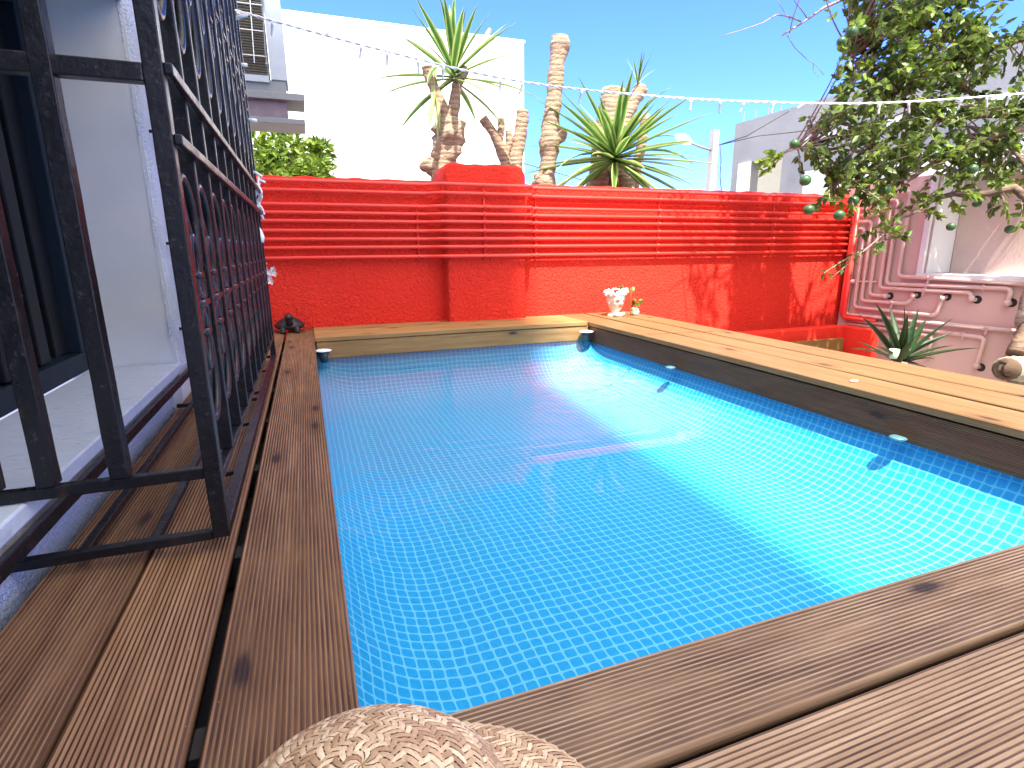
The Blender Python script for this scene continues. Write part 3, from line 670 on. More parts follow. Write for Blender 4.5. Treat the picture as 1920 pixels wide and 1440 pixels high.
rosette(y5(1152, 295, -.15), 74, 1.10, .092, -.6, .98, (.1, .5)).build('leaves', yucca_m, s_, True)
m = MB()
for k in range(7): a = random.uniform(0, 6.28); blade(m, y5(1196, 158, .2), (math.cos(a)*.6, math.sin(a)*.6, 1.2 if k < 4 else .5), .34, .028, .3)
m.build('leaf_tuft', yucca_m, s_, True)

def leaf(mb, p, d, L, W, mi=0, up=None):
    d = d.normalized(); s = d.cross(up or Vector((random.uniform(-1, 1), random.uniform(-1, 1), random.uniform(-.2, 1)))); 
    if s.length < .05: s = d.orthogonal()
    s.normalize(); n = s.cross(d); k = random.uniform(.02, .10)*L
    vs = [p, p+d*L*.3-s*W*.5-n*k*.3+n*W*.12, p+d*L*.68-s*W*.38-n*k, p+d*L-n*k*2.2, p+d*L*.68+s*W*.38-n*k, p+d*L*.3+s*W*.5-n*k*.3+n*W*.12, p+d*L*.33-n*k*.4, p+d*L*.7-n*k*1.2]
    mb.add(vs, [(0, 6, 1), (1, 6, 7, 2), (2, 7, 3), (0, 5, 6), (6, 5, 4, 7), (7, 4, 3)], None, mi)

# ---- bush behind the wall on the left
Yh = 7.2; bu = thing('bush', 'sunlit green leafy bush showing over the red wall below the balcony ledges', 'bush', (aty(540, 320, Yh).x, Yh, -.8))
mb = MB(); br = MB(); 
for (px, py, rr, n) in ((470, 300, .55, 900), (540, 290, .45, 700), (500, 345, .6, 700), (590, 325, .33, 520), (600, 285, .22, 260), (425, 300, .4, 500), (560, 350, .45, 400)):
    c = aty(px, py, Yh+random.uniform(-.2, .3))
    br.tube([Vector((c.x*.5, Yh, -.8)), c.lerp(Vector((c.x*.5, Yh, -.8)), .4), c], [.05, .03, .012], 6)
    for k in range(n):
        v = Vector((random.gauss(0, 1), random.gauss(0, 1), random.gauss(0, 1))).normalized()*rr*random.random()**.4*.62
        cl = noise.noise((c+v)*4)
        if cl < -.28: continue
        leaf(mb, c+v, v.normalized()*.6+Vector((random.uniform(-1, 1), random.uniform(-1, 1), random.uniform(-.6, .7))), random.uniform(.07, .12), random.uniform(.03, .05), 1 if random.random() < .4 else 0)
mb.build('foliage', [bush_m, bush_m2], bu); br.build('stem', citrus_bark, bu)

# ---- citrus tree on the right
ct = thing('citrus_tree', 'leafy citrus tree with green fruit leaning in over the pool from the right', 'tree', (4.6, 2.45, -.8))
def seg(pts, jitter=.03, sub=6):
    P = [Vector(p) for p in pts]; out = []
    for i in range(len(P)-1):
        for k in range(sub):
            t = k/sub; q = P[i].lerp(P[i+1], t); out.append(q+Vector((noise.noise(q*3), noise.noise(q*3+Vector((7, 0, 0))), noise.noise(q*3+Vector((0, 7, 0)))))*jitter)
    out.append(P[-1]); return out
tb = aty(1945, 700, 2.45); tbase = Vector((tb.x, 2.45, -.8))
trunk([tbase, aty(1945, 720, 2.45), aty(1925, 690, 2.45), aty(1935, 640, 2.45), aty(1930, 590, 2.45), aty(1990, 400, 2.5), aty(2030, 200, 2.6)], [.17, .17, .15, .09, .07, .085, .08], 31, amp=.2).build('trunk', trunk_bark, ct, True)
o = trunk([aty(1920, 690, 2.4), aty(1900, 690, 2.3), aty(1888, 692, 2.24)], [.09, .085, .08], 33, amp=.15).build('branch_stub', trunk_bark, ct, True)
c = MB(); e = aty(1888, 692, 2.24); d = (aty(1888, 692, 2.24)-aty(1920, 690, 2.4)).normalized(); c.tube([e, e+d*.012, e+d*.013, e+d*.004], [.078, .066, .045, .03], 14); c.build('cut_hollow', plain('dark_heartwood', (.10, .06, .035), .9, bumpy=.6), o, True)
c = MB(); c.add(*(lambda m: (m.v, m.f))(trunk([aty(1905, 665, 2.38), aty(1912, 640, 2.4), aty(1935, 600, 2.45)], [.05, .045, .04], 35, amp=.2))); c.build('side_stem', citrus_bark, ct, True)
limbs_px = [
 [(2030, 200, 2.6), (1930, 240, 2.8), (1800, 290, 3.0), (1700, 330, 3.1), (1620, 350, 3.15), (1570, 340, 3.2)],
 [(2030, 200, 2.6), (1900, 200, 2.9), (1760, 210, 3.1), (1660, 190, 3.25), (1600, 150, 3.3), (1590, 90, 3.35)],
 [(2060, 100, 2.6), (1950, 60, 2.9), (1850, 80, 3.2), (1760, 60, 3.4), (1680, 20, 3.5), (1620, 10, 3.5)],
 [(1990, 400, 2.5), (1900, 350, 2.7), (1800, 350, 2.9), (1740, 380, 3.0), (1690, 420, 3.05), (1660, 450, 3.1)],
 [(1900, 210, 2.9), (1780, 150, 3.1), (1700, 110, 3.3), (1650, 60, 3.4)],
 [(1800, 290, 3.0), (1690, 290, 3.2), (1590, 270, 3.35), (1520, 275, 3.4), (1460, 300, 3.45)],
 [(1990, 400, 2.5), (1920, 330, 2.75), (1850, 260, 3.0), (1800, 200, 3.3)],
 [(2060, 100, 2.6), (1960, -60, 2.9), (1850, -120, 3.2), (1750, -100, 3.5)],
 [(1850, -260, 3.4), (1650, -300, 3.4), (1500, -260, 3.4), (1400, -140, 3.35)],
 [(2060, 100, 2.6), (1980, -160, 3.0), (1850, -260, 3.4), (1700, -200, 3.6), (1640, -120, 3.6)],
]
limbs = []
for i, L in enumerate(limbs_px):
    P = seg([aty(*p) for p in L], .10); limbs.append(P); m_ = len(P); r0 = .032 if i < 4 else .022
    b = MB(); b.tube(P, [r0*(1-.85*k/(m_-1)) for k in range(m_)], 8); b.build('limb', citrus_bark, ct, True)
allp = [p for L in limbs for k, p in enumerate(L) if k > 3]
poly = [(1640, -330), (1600, -60), (1592, 30), (1572, 90), (1590, 140), (1560, 190), (1500, 215), (1482, 250), (1530, 300), (1548, 372), (1600, 405), (1660, 412), (1720, 395), (1790, 365), (1880, 388), (2000, 410), (2050, -60), (1900, -330)]
def inside(x, y):
    r = False; j = len(poly)-1
    for i in range(len(poly)):
        (xi, yi), (xj, yj) = poly[i], poly[j]
        if (yi > y) != (yj > y) and x < (xj-xi)*(y-yi)/(yj-yi)+xi: r = not r
        j = i
    return r
lf = MB(); tw = MB(); tips = []
while len(tips) < 860:
    x, y = random.uniform(1470, 2040), random.uniform(-330, 415)
    if not inside(x, y): continue
    if y < -70 and random.random() < .45: continue
    if noise.noise(Vector((x/75, y/75, 3))) < -.26 or noise.noise(Vector((x/28, y/28, 9))) < -.22: continue
    Yt = random.uniform(2.75, 3.65)
    for _ in range(6):
        q = aty(x, y, Yt); t_ = (4.15-q.y)/-sun_dir.y; xs, zs = q.x-sun_dir.x*-t_*-1, q.z-sun_dir.z*t_
        if (xs > 4.3 or xs < 3.15) and zs > -.3: Yt = random.uniform(2.65, 3.1)
        else: break
    tips.append((x, y, Yt))
k = 0
while k < 95:      # the part of the crown above the picture that shades the red wall
    xw = random.uniform(3.15, 4.4); zw = random.uniform(-.2, .85); t_ = random.uniform(.55, 1.15)/-sun_dir.y
    if zw > .9-abs(xw-3.85)*.9 or noise.noise(Vector((xw*6, zw*2.0, 5))) < .0: continue
    q = Vector((xw, 4.15, zw))+sun_dir*t_; d_ = q-Vector((0, 0, H)); px = 960+FPX*d_.dot(cR)/d_.dot(cF); py = 720-FPX*d_.dot(cU)/d_.dot(cF); k += 1
    if py > -12 and px < 1590: continue
    tips.append((px, py, q.y))
tips += [(1425, 300, 3.4), (1440, 310, 3.38), (1432, 322, 3.4), (1450, 285, 3.4), (1560, 520, 3.1), (1545, 512, 3.1), (1612, 440, 3.1), (1640, 470, 3.05), (1590, 400, 3.1), (1680, 432, 3.0), (1530, 390, 3.2), (1560, 372, 3.2), (1500, 330, 3.3), (1890, 410, 2.7), (1910, 425, 2.6), (1700, 440, 2.9), (1580, 385, 3.2), (1760, 405, 2.9), (1800, 395, 2.9), (1860, 400, 2.8)]
for (x, y, Yt) in tips:
    e = aty(x, y, Yt); a = min(allp, key=lambda q: (q-e).length+random.random()*.12)
    mid = a.lerp(e, .55)+Vector((random.uniform(-1, 1), random.uniform(-1, 1), random.uniform(.2, 1.2)))*.10*(a-e).length
    P = [a*(1-t)**2+mid*2*t*(1-t)+e*t*t for t in [k/7 for k in range(8)]]
    tw.tube(P, [.007, .006, .005, .005, .004, .0035, .003, .002], 5, False)
    ax = (P[-1]-P[-3]).normalized(); young = random.random() < .16 or x < 1460
    nl = random.randint(11, 20)
    for k in range(nl):
        t = 1-(k/nl)*.75*min(1, .45/max(.2, (a-e).length)); i = min(6, int(t*7)); q = P[i].lerp(P[i+1], t*7-i)
        d = (P[i+1]-P[i]).normalized()*random.uniform(.2, 1)+Vector((random.uniform(-1, 1), random.uniform(-1, 1), random.uniform(-1.1, .7)))
        L = random.uniform(.036, .080)
        if q.x < 2.66 and q.y+.478*q.z < 4.2: continue
        leaf(lf, q, d, L, L*random.uniform(.42, .55), 1 if (young or random.random() < .12) else 0)
lf.build('foliage', [citrus_dark, citrus_light], ct); tw.build('twigs', twig_m, ct)
fr = [(770, 180), (835, 165), (715, 235), (1210, 40), (1150, 30), (965, 1070), (700, 1210), (530, 1180), (1330, 1275), (1475, 1145), (1450, 950), (780, 1130), (1660, 1290), (450, 810), (510, 1015), (1240, 870)]
for x, y in fr:
    c = aty(1340+x/3, y/3, random.uniform(2.75, 3.0)); t = MB(); t.ball(c, random.uniform(.030, .038), 14, 10, (1, 1, .93)); t.build('fruit', lime_m, ct, True)
# dry bare branch
t = MB(); Yd = 3.3
def tz(pts, r0, r1): P = seg([aty(x, y, Yd+random.uniform(-.03, .03)) for x, y in pts], .02, 3); t.tube(P, [r0+(r1-r0)*k/(len(P)-1) for k in range(len(P))], 5)
tz([(1760, -60), (1640, -20), (1590, 0), (1545, 18), (1510, 40), (1467, 66)], .014, .006)
tz([(1500, 42), (1480, 35), (1455, 30), (1430, 44), (1405, 50), (1352, 68)], .006, .002)
tz([(1480, 62), (1485, 35), (1497, 0), (1500, -30)], .005, .002); tz([(1512, 36), (1490, 12), (1470, -20)], .004, .002)
tz([(1480, 40), (1462, 15), (1452, -10)], .003, .0015); tz([(1560, 12), (1548, 0), (1535, -20)], .004, .002)
tz([(1475, 66), (1490, 88), (1515, 108), (1530, 118), (1545, 140)], .003, .002); tz([(1525, 115), (1524, 130), (1535, 145)], .002, .001)
t.build('dry_branch', twig_m, ct, True)

# ---- potted sword plant by the pink wall
pp = Vector((3.98, 2.72, -.8)); sp2 = thing('potted_yucca', 'dark green spiky sword leaved plant in front of the pink wall behind the deck', 'plant', pp)
t = MB(); t.lathe([(.10, 0), (.13, .02), (.16, .30), (.17, .30), (.17, .33), (.15, .33), (.14, .31)], pp, 24); t.build('pot', stucco('terracotta', (.35, .15, .09), (.28, .12, .08), 30, .2), sp2, True)
cen = aty(1688, 672, 2.72)
mb = MB()
for (x, y) in ((1694, 578), (1668, 585), (1642, 582), (1615, 605), (1610, 645), (1733, 612), (1783, 605), (1783, 632), (1782, 658), (1830, 663), (1748, 682), (1740, 700), (1600, 668), (1660, 600), (1700, 600), (1712, 640), (1640, 660), (1720, 590)):
    e = aty(x, y, 2.72+random.uniform(-.25, .3)); b_ = cen+Vector((random.uniform(-.03, .03), random.uniform(-.03, .03), -.03)); d = e-b_
    blade(mb, b_, d.normalized()+Vector((0, 0, .12)), d.length*1.08, .058, .22, 7, .3)
mb.build('leaves', agave_m, sp2, True)
t = MB(); t.tube([pp+Vector((0, 0, .3)), cen-Vector((0, 0, .02))], .05, 8); t.build('stem', yucca_bark, sp2, True)
t = MB(); c = aty(1676, 664, 2.62); t.lathe([(.022, -.03), (.028, -.01), (.033, .035), (.030, .035), (.025, 0)], c, 16)
tag(t.build('garden_light', plain('pale_green_glass', (.45, .6, .42), .15), None, True), 'small pale green glass cup among the sword leaves', 'cup')

# ------------------------------------------------------------------ window grille
gr = thing('window_grille', 'black wrought iron window cage with scrolls projecting over the deck boards', 'window grille', (-.3, 2, .02))
GX = -.187; GY0, GY1 = 1.045, 2.90
def bar(a, b, wx, wy=None, name='bar'):
    """flat-sided bar between a and b"""
    wy = wy or wx; a, b = Vector(a), Vector(b); d = (b-a).normalized(); u = Vector((1, 0, 0)) if abs(d.x) < .8 else Vector((0, 1, 0))
    u = (u-d*u.dot(d)).normalized(); v = d.cross(u); mb = MB(); vs = []; n = max(2, int((b-a).length/.04))
    for i in range(n+1):
        p = a.lerp(b, i/n); k = .0009
        for su, sv in ((-1, -1), (1, -1), (1, 1), (-1, 1)):
            q = p+u*su*wx/2+v*sv*wy/2; vs.append(q+Vector((noise.noise(q*40), noise.noise(q*40+Vector((9, 0, 0))), noise.noise(q*40+Vector((0, 9, 0)))))*k)
    fs = [(i*4+j, i*4+(j+1) % 4, (i+1)*4+(j+1) % 4, (i+1)*4+j) for i in range(n) for j in range(4)]+[(3, 2, 1, 0), tuple(n*4+j for j in range(4))]
    mb.add(vs, fs); return mb.build(name, iron_m, gr, False, .002)
ZT = 1.75
NB = 11; ys = [GY0+(GY1-GY0)*i/NB for i in range(NB+1)]
bar((GX, GY0, .025), (GX, GY0, ZT), .027)
for y in ys[1:-1]: bar((GX, y, .135), (GX, y, ZT), .026, .016)
bar((GX, GY1, .025), (GX, GY1, ZT), .024)
for z in (.8, .70): bar((GX+.019, GY0-.004, z), (GX+.019, GY1+.01, z), .012, .016, 'rail')
bar((GX, GY0+.014, .125), (GX, GY1-.012, .125), .018, .018, 'rail'); bar((GX, GY0+.014, .028), (GX, GY1-.012, .028), .022, .018, 'rail')
# near end panel
for x in (-.325, -.425, -.50): bar((x, GY0, .1615), (x, GY0, ZT), .027)
bar((FX-.02, GY0, .79), (GX-.0135, GY0, .79), .026, .026, 'rail'); bar((-.70, GY0, .79), (FX-.02, GY0, .79), .026, .026, 'rail')
bar((-.70, GY0, .150), (GX-.0135, GY0, .150), .018, .02, 'rail'); bar((-.60, GY0-.002, .030), (GX-.0135, GY0, .030), .018, .018, 'rail')
# bottom cage
bar((-.405, GY0+.01, .026), (-.405, GY1, .026), .016, .012, 'rail'); bar((-.298, GY0+.01, .026), (-.298, GY1, .026), .016, .012, 'rail')
bar((-.448, GY0-.3, .09), (-.448, YW+.5, .09), .012, .026, 'rail')
for y in (2.06, GY1): bar((-.448, y, .027), (GX-.012, y, .027), .014, .012, 'rail')
for y in (1.35, 1.75, 2.15, 2.55): bar((GX-.01, y, .03), (-.25, y, .022), .012, .010, 'rail')
# far end panel and wall ties
for x in (-.32, -.43): bar((x, GY1, .03), (x, GY1, ZT), .020)
for (y, z) in ((2.32, .255), (2.32, .56), (2.32, .93), (2.6, .93)): bar((FX+.005, y, z), (GX, y, z), .010, .010, 'wall_tie')
for (y) in (2.45,): bar((-.43, y, 1.0), (GX, y, 1.0), .010, .010, 'wall_tie')
def scroll(y0, y1, zc, hh, sgn=1):
    """elongated ring with inner loops and collars between two bars"""
    mb = MB(); yc = (y0+y1)/2; hw = (y1-y0)/2-.012; r = .0075
    def loop(yc, zc, a, b, p=1.0, n=26, rr=r):
        pts = []
        for k in range(n+1):
            t = 2*math.pi*k/n; pts.append((GX+.002, yc+a*math.cos(t)*(abs(math.cos(t))**(p-1) if p != 1 else 1), zc+b*math.sin(t)))
        mb.tube(pts, rr, 7, False)
    # top arch and bottom U closing on pointed tips in the middle
    for s in (1, -1):
        P = []
        for k in range(17):
            t = math.pi*k/16; P.append((GX, yc+hw*math.cos(t), zc+s*(hh*.62+hh*.38*math.sin(t))))
        P = [(GX, yc+hw*.55, zc+s*hh*.10)]+[(GX, yc+hw*.9, zc+s*hh*.35)]+P+[(GX, yc-hw*.9, zc+s*hh*.35), (GX, yc-hw*.55, zc+s*hh*.10)]
        mb.tube(P, [r*.6, r*.9]+[r]*17+[r*.9, r*.6], 8)
        loop(yc, zc+s*hh*.30, hw*.42, hh*.24)
        for yy in (-1, 1): loop(yc+yy*hw*.55, zc+s*hh*.12, hw*.30, hh*.16, rr=r*.8)
        mb.tube([(GX, yc, zc+s*hh*.5), (GX, yc, zc+s*hh*.78)], [r*1.2, r*.3], 7)
        mb.box((GX-.011, yc-hw*.5, zc+s*hh*.235-.004), (GX+.011, yc+hw*.5, zc+s*hh*.235+.004))
    mb.box((GX-.011, yc-hw*.9, zc-.005), (GX+.011, yc+hw*.9, zc+.005))
    return mb
for i in range(NB):
    scroll(ys[i], ys[i+1], .44, .215).build('scroll', iron_m, gr, True)
    scroll(ys[i], ys[i+1], 1.20, .30).build('scroll', iron_m, gr, True)

# ------------------------------------------------------------------ fairy lights
fl = thing('fairy_lights', 'string of white fairy lights stretched across the whole terrace', 'string lights', (GX, 2.75, 1.47))
ctrl = [aty(436, 18, 2.85), aty(700, 90, 2.65), aty(960, 150, 2.5), aty(1200, 178, 2.4), aty(1400, 190, 2.35), aty(1650, 193, 2.25), aty(1919, 175, 2.15), aty(2150, 150, 2.1)]
def catmull(P, sub=24):
    out = []; P = [P[0]*2-P[1]]+P+[P[-1]*2-P[-2]]
    for i in range(1, len(P)-2):
        for k in range(sub):
            t = k/sub; a, b, c, d = P[i-1], P[i], P[i+1], P[i+2]
            out.append(.5*((2*b)+(c-a)*t+(2*a-5*b+4*c-d)*t*t+(3*b-a-3*c+d)*t**3))
    out.append(P[-2]); return out
cl = catmull(ctrl, 60)
for ph, m in ((0, 0), (math.pi, 0)):
    t = MB(); P = []
    for k, p in enumerate(cl): a = k*.75+ph; P.append(p+Vector((0, math.cos(a), math.sin(a)))*.0026)
    t.tube(P, .0032, 6); t.build('wire', white_plastic, fl, True)
bpx = [(512, 45, 10), (612, 60, -30), (677, 90, 12), (727, 102, 5), (783, 112, 0), (833, 126, 5), (937, 143, 5), (983, 155, 20), (1091, 170, 12), (1296, 190, 10), (1350, 192, -5), (1395, 195, 20), (1449, 196, 15), (1510, 192, 60), (1648, 195, 10), (1704, 194, -15), (1806, 188, 5), (1850, 184, -10), (1895, 180, 5)]
for (x, y, ang) in bpx:
    p = min(cl, key=lambda q: abs((q-Vector((0, 0, H))).dot(cR)/(q-Vector((0, 0, H))).dot(cF)*FPX+960-x))
    a = R(ang); d = Vector((-math.sin(a), random.uniform(-.2, .2), -math.cos(a)*(1 if x != 612 else -1))).normalized()
    t = MB(); t.tube([p, p+d*.018, p+d*.019, p+d*.052, p+d*.058], [.0055, .007, .0058, .0052, .0012], 7); t.build('bulb', bulb_m, fl, True)
t = MB(); p = aty(446, 26, 2.84); t.tube([p, aty(452, 30, 2.82), aty(462, 27, 2.8), aty(440, 34, 2.82)], .009, 7); t.build('tie', white_plastic, fl, True)
tg = thing('fairy_lights', 'tangled end of white fairy lights hanging on the far corner of the grille', 'string lights', aty(480, 330, 2.86))
def px5(x, y, dy=0): return aty(440+x/4.2375, 300+y/4.2375, 2.85+dy)
for pts in ([(130, 90), (170, 100), (210, 130)], [(135, 110), (150, 170), (190, 210), (215, 260), (190, 310), (180, 330), (220, 390), (230, 430)], [(190, 110), (185, 200), (170, 260), (160, 320)], [(200, 180), (180, 260), (215, 290), (195, 350), (235, 430)], [(160, 350), (200, 390), (235, 430)], [(75, 185), (55, 230), (60, 275), (100, 300)]):
    t = MB(); P = catmull([px5(x, y, random.uniform(-.03, .02)) for x, y in pts], 8); t.tube(P, .0045, 6); t.build('wire', white_plastic, tg, True)
for a, b in (((175, 105), (220, 132)), ((190, 155), (245, 178)), ((165, 350), (210, 390)), ((205, 420), (230, 475)), ((130, 90), (160, 100))):
    t = MB(); t.tube([px5(*a), px5(*b)], [.0065, .005], 7); t.build('bulb', bulb_m, tg, True)
t = MB(); P = [px5(178, 520), px5(190, 560), px5(200, 610), px5(205, 655)]; t.tube(P, [.006, .014, .02, .016], 8)
tag(t.build('white_plug', white_plastic, None, True), 'white plastic plug hanging below the tangled lights', 'plug')
for (x, y) in ((452, 121), (470, 225)):
    t = MB(); a = aty(x-5, y, 2.8); b = aty(x+12, y+1, 2.8); t.tube([a, b], [.009, .007], 8); tag(t.build('loose_bulb', bulb_m, None, True), 'short white bulb poking out level with the ' + ('brown blinds' if y < 200 else 'lower grey ledge'), 'bulb')
fw = thing('flower_spray', 'spray of small white artificial blossoms against the red wall by the grille', 'flowers', aty(500, 520, 2.95))
t = MB(); t.tube([aty(490, 540, 2.95), aty(496, 515, 2.95), aty(503, 505, 2.95)], .003, 5); t.tube([aty(492, 530, 2.95), aty(508, 512, 2.95), aty(514, 505, 2.95)], .002, 5); t.build('stem', twig_m, fw)
for k, (x, y) in enumerate(((495, 494), (498, 506), (504, 511), (496, 518), (512, 505), (514, 513), (508, 528), (494, 522), (503, 521))):
    t = MB(); c = aty(x, y, 2.95+random.uniform(-.03, .03))
    for q in range(5): a = q*1.2566; leaf(t, c, Vector((math.cos(a), random.uniform(-.6, 0), math.sin(a))), .018, .013, 0, Vector((0, 1, 0)))
    t.build('blossom', plain('white_petal', (.75, .62, .60), .6), fw)

# ------------------------------------------------------------------ figurine, head planter, cup
tf = thing('turtle_figurine', 'dark cast metal turtle figurine sitting on the deck in front of the red wall', 'figurine', (-.135, 3.98, 0))
def deform(mb, f): mb.v = [tuple(f(Vector(v))) for v in mb.v]; return mb
t = MB(); t.lathe([(.004, .018), (.070, .020), (.092, .030), (.098, .040), (.086, .056), (.060, .078), (.032, .094), (.006, .100)], (-.135, 4.0, 0), 28)
deform(t, lambda v: Vector((v.x, 4.0+(v.y-4.0)*.85, v.z*(1+.05*math.cos(6*math.atan2(v.y-4, v.x+.135))))))
t.build('shell', bronze_m, tf, True)
t = MB(); t.tube([(-.135, 3.95, .045), (-.135, 3.925, .075), (-.135, 3.91, .105), (-.135, 3.902, .122)], [.026, .024, .026, .012], 12); t.ball((-.135, 3.905, .108), .026, 12, 8, (1, 1.15, .85)); t.build('head', bronze_m, tf, True)
for sx in (-1, 1):
    t = MB(); t.tube([(-.135+sx*.035, 3.95, .04), (-.135+sx*.045, 3.93, .02), (-.135+sx*.045, 3.915, .006)], [.022, .019, .017], 10); t.ball((-.135+sx*.045, 3.908, .010), .017, 10, 6, (1, 1.2, .55)); t.build('foot', bronze_m, tf, True)

hx, hy = 2.32, 3.90
hp = thing('head_planter', 'white ceramic planter shaped like a womans head crowned with white flowers', 'planter', (hx, hy, 0))
yaw = R(6)      # face turned towards the right
def face(v):
    return v
t = MB(); rings = 34; n = 36; vs = []
def headr(a, z):
    """radius of the bust at angle a (0 = face) and height z (0..1)"""
    if z < .10: r = .052-.10*max(0, z-.05); r *= 1+.18*abs(math.sin(a))
    elif z < .30: r = .046-.012*math.sin((z-.10)/.20*math.pi)
    else:
        u = (z-.30)/.70; r = .040+.034*math.sin(min(1, u*1.35)*math.pi/2)-.002*u
    c = max(0, math.cos(a))
    if z > .28:
        u = (z-.30)/.70
        r += c**2*.008*math.exp(-((u-.10)/.12)**2)*1.2                 # chin
        r += c**30*.017*math.exp(-((u-.42)/.10)**2)                    # nose
        r += c**12*.006*math.exp(-((u-.24)/.045)**2)                   # lips
        r += c**4*.004*math.exp(-((u-.68)/.10)**2)                     # brow
        for s in (-1, 1):
            da = a-s*.42; r -= .007*math.exp(-(da/.16)**2-((u-.52)/.06)**2)   # eye sockets
            da = a-s*.55; r += .004*math.exp(-(da/.22)**2-((u-.33)/.10)**2)   # cheeks
    return r
for i in range(rings+1):
    z = i/rings
    for k in range(n):
        a = 2*math.pi*k/n; a = a if a < math.pi else a-2*math.pi; r = headr(a, z)
        wa = yaw-math.pi/2+a; vs.append((hx+r*math.cos(wa)*(1.0), hy+r*math.sin(wa)*1.12, z*.175))
t.add(vs, [(i*n+k, i*n+(k+1) % n, (i+1)*n+(k+1) % n, (i+1)*n+k) for i in range(rings) for k in range(n)]+[tuple(rings*n+k for k in range(n))])
ceramic = plain('warm_white_ceramic', (.70, .62, .54), .3, var=.05)
t.build('head', ceramic, hp, True)
def onface(a, u, out=.001): z = .30+.70*u; r = headr(a, z)+out; wa = yaw-math.pi/2+a; return Vector((hx+r*math.cos(wa), hy+r*math.sin(wa)*1.12, z*.175))
lip = plain('red_lip_paint', (.5, .04, .03), .4); ink = plain('brown_brow_paint', (.10, .06, .04), .6)
t = MB(); t.tube([onface(a, .235+.015*math.cos(a*9)) for a in (-.26, -.13, 0, .13, .26)], [.0015, .0045, .004, .0045, .0015], 7); t.build('lips', lip, hp, True)
for s in (-1, 1):
    t = MB(); t.tube([onface(s*.42+d, .66+.02*math.cos(d*5)) for d in (-.2, -.07, .07, .2)], [.001, .002, .002, .001], 6); t.build('eyebrow', ink, hp, True)
    t = MB(); t.tube([onface(s*.42+d, .545+.015*math.cos(d*6), .003) for d in (-.16, -.06, .06, .16)], [.0008, .0025, .0025, .0008], 6); t.build('eye', ink, hp, True)
    t = MB(); c = onface(s*1.45, .45, .002); t.ball(c, .013, 10, 8, (.6, .8, 1.3)); t.build('ear', ceramic, hp, True)
t = MB()
for k in range(90):
    a = random.uniform(0, 6.283); rr = .080+random.uniform(-.014, .012); c = (hx+rr*math.cos(a), hy+rr*math.sin(a), .185+random.uniform(-.014, .022)+.012*math.cos(a))
    t.ball(c, random.uniform(.008, .014), 7, 5, (1, 1, .8))
t.build('flower_crown', plain('white_blossom', (.85, .83, .80), .6), hp, True)
t = MB(); t.tube([(hx-.05, hy-.06, .02), (hx, hy-.075, .012), (hx+.05, hy-.055, .02)], [.014, .018, .014], 8); t.build('collar', ceramic, hp, True)
iv = plain('ivy', (.1, .2, .03)); ivm = mk_leaf('ivy_leaf', (.06, .13, .02), (.16, .24, .04), .3)
vp = thing('trailing_ivy', 'green ivy sprig hanging from the white head planter', 'plant', (hx+.09, hy-.02, .18))
t = MB(); st_ = [Vector((hx+.06, hy-.04, .20)), Vector((hx+.11, hy-.05, .185)), Vector((hx+.10, hy-.07, .13)), Vector((hx+.13, hy-.07, .09)), Vector((hx+.16, hy-.05, .07))]
t.tube(st_, .0025, 5); t.build('stem', ivm, vp, True)
t = MB()
for c, n_ in ((st_[1], 3), (st_[2], 3), (st_[3], 3), (Vector((hx+.20, hy-.03, .10)), 4), (Vector((hx+.02, hy-.03, .215)), 2)):
    for k in range(n_): leaf(t, c+Vector((random.uniform(-.012, .012), random.uniform(-.01, .01), random.uniform(-.012, .012))), Vector((random.uniform(-1, 1), random.uniform(-.4, .2), random.uniform(-1, .8))), random.uniform(.04, .055), random.uniform(.03, .042))
t.build('leaves', ivm, vp)
t = MB(); c = (hx+.165, hy-.03, 0); t.lathe([(.026, .0), (.034, .006), (.038, .03), (.03, .052), (.022, .06), (.018, .058)], c, 20)
cm = M('green_dotted_china', (.7, .75, .55), .25); vv = cm.n('ShaderNodeTexVoronoi'); vv.inputs['Scale'].default_value = 38; cm.l(cm.coord(), vv.inputs['Vector']); cm.base(cm.mix(cm.ramp(vv.outputs['Distance'], [(.28, (1, 1, 1)), (.34, (0, 0, 0))]), (.68, .70, .48), (.06, .22, .04)))
tag(t.build('china_pot', cm.m, None, True), 'tiny pale china pot with green dots beside the head planter', 'pot')

# ------------------------------------------------------------------ straw hat
def mk_straw():
    m = M('plaited_straw', (.5, .36, .2), .6, spec=.35); u = m.n('ShaderNodeTexCoord'); s_ = m.n('ShaderNodeSeparateXYZ'); m.l(u.outputs['UV'], s_.inputs[0])
    wn = m.n('ShaderNodeTexWhiteNoise'); wn.noise_dimensions = '1D'; m.l(m.math('FLOOR', s_.outputs[0]), wn.inputs['W'])
    fib = m.noise(m.coord(scale=(1, 1, 1)), 300, 3, .6)
    c = m.ramp(wn.outputs['Value'], [(0, (.36, .21, .12)), (.35, (.52, .35, .20)), (.7, (.68, .50, .31)), (1, (.80, .64, .42))])
    m.base(m.mix(m.ramp(fib, [(.35, (.35, .35, .35)), (.6, (0, 0, 0))]), c, (.20, .12, .06))); m.bump(fib, .3, .0006); return m.m
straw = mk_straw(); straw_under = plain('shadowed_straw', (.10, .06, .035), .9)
HC = Vector((.006, .347, .0))
hat = thing('straw_hat', 'plaited straw hat with a round crown lying on the near deck boards', 'hat', HC)
hp_ = [(0.0, .166), (.02, .1655), (.04, .162), (.06, .154), (.080, .142), (.096, .120), (.106, .093), (.111, .068), (.115, .054), (.121, .047), (.130, .045), (.140, .044), (.150, .042), (.158, .040), (.165, .036)]
arcs = [0]
for i in range(1, len(hp_)): arcs.append(arcs[-1]+math.hypot(hp_[i][0]-hp_[i-1][0], hp_[i][1]-hp_[i-1][1]))
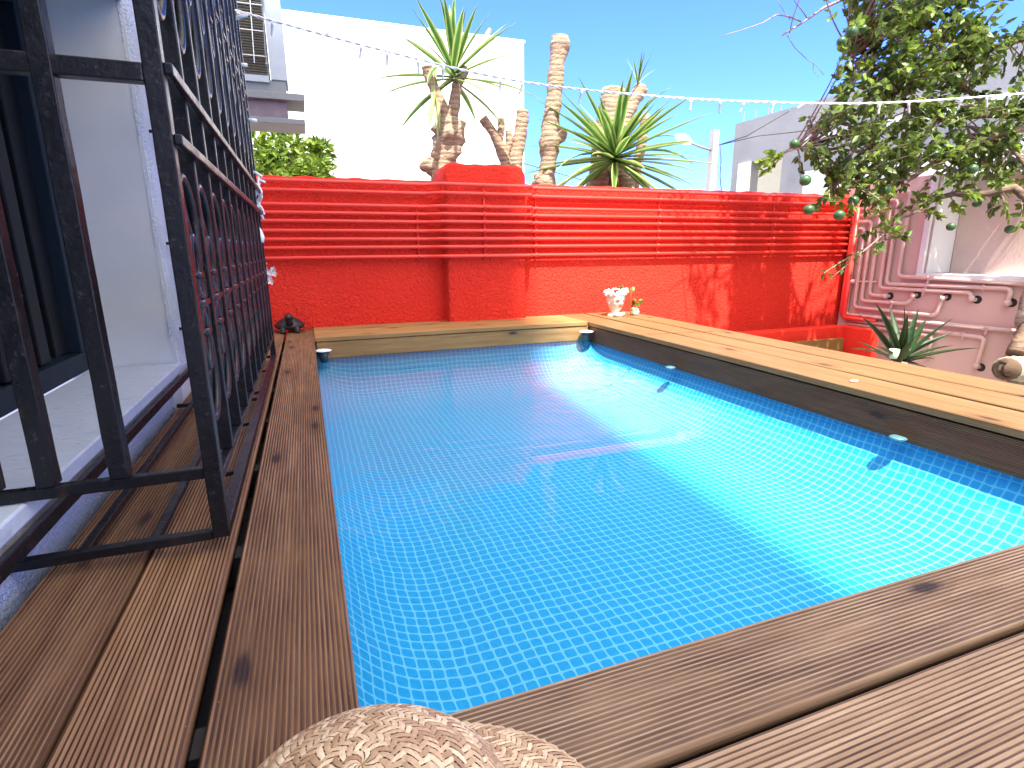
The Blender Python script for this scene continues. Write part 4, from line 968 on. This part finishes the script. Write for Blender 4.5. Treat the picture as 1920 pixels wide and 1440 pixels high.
def hatp(s, a, lift=0):
    s = max(0, min(arcs[-1]-1e-6, s)); i = max(k for k in range(len(arcs)) if arcs[k] <= s); i = min(i, len(hp_)-2)
    t = (s-arcs[i])/(arcs[i+1]-arcs[i]); r = hp_[i][0]*(1-t)+hp_[i+1][0]*t; z = hp_[i][1]*(1-t)+hp_[i+1][1]*t
    dr, dz = hp_[i+1][0]-hp_[i][0], hp_[i+1][1]-hp_[i][1]; l = math.hypot(dr, dz); nr, nz = -dz/l, dr/l
    wv = 0 if s < .20 else (s-.20)*.10*math.sin(a*3+1.0); rr = r*(1+.03*math.cos(2*a+.6))
    return HC+Vector(((rr+nr*lift)*math.cos(a)*(1.10+.15*min(1, max(0, (r-.105)/.03))), (rr+nr*lift)*math.sin(a), z+nz*lift+wv-.004))
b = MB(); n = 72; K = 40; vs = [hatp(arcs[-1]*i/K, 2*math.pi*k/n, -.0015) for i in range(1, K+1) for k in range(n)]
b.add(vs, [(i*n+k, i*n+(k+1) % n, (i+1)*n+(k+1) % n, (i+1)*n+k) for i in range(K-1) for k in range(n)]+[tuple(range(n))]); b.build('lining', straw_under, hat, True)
b = MB(); cw = .0082; idn = 0; cols = int(arcs[-1]/cw)
for ci in range(1, cols+1):
    s0 = ci*cw; r = max(.012, math.hypot(*(hatp(s0, 0)-HC).to_2d())); stp = .0072; cnt = max(6, int(2*math.pi*r/stp)); band = ci//4; sg = 1 if ci % 2 else -1
    for k in range(cnt):
        idn += 1; a0 = 2*math.pi*(k+.5*(ci % 2))/cnt+band*.3; da = 2*math.pi/cnt; vs = []; uv = []
        jw = random.uniform(.8, 1.0); jl = random.uniform(1.0, 1.25)
        for i in range(5):
            u = i/4; ss = s0+(u-.5)*cw*1.75*jl; aa = a0+sg*(u-.5)*da*2.0
            lift = .0017*math.sin(u*math.pi)**.8-.0006+(.0005 if ci % 4 == 0 else 0)
            for j in (-1, 0, 1): vs.append(hatp(ss+0*j, aa+j*da*.47*jw*(.75+.25*math.sin(u*math.pi)), lift+(.0004 if j == 0 else -.0001))); uv.append((idn+.5, u))
        b.add(vs, [(i*3+j, i*3+j+1, (i+1)*3+j+1, (i+1)*3+j) for i in range(4) for j in range(2)], uv)
b.build('weave', straw, hat, True)
b = MB(); P = []
for k in range(241):
    a = 2*math.pi*k/240; P.append(hatp(arcs[-1], a, 0)+Vector((math.cos(a), math.sin(a), .3))*.001*math.sin(k*2.4))
b.tube(P, .0021, 8, False); b.build('rim_braid', straw, hat, True)

# last: a few fallen bits
for (x, y, z) in ((.66, 1.9, 0), ):
    pass
sh_ = MB(); c = atz(1601, 715, 0.002); sh_.ball((c.x, c.y, .004), .012, 10, 6, (1.8, 1, .45)); tag(sh_.build('seashell', plain('shell', (.7, .5, .42), .4), None, True), 'small pale seashell at the pool edge of the right deck', 'shell')
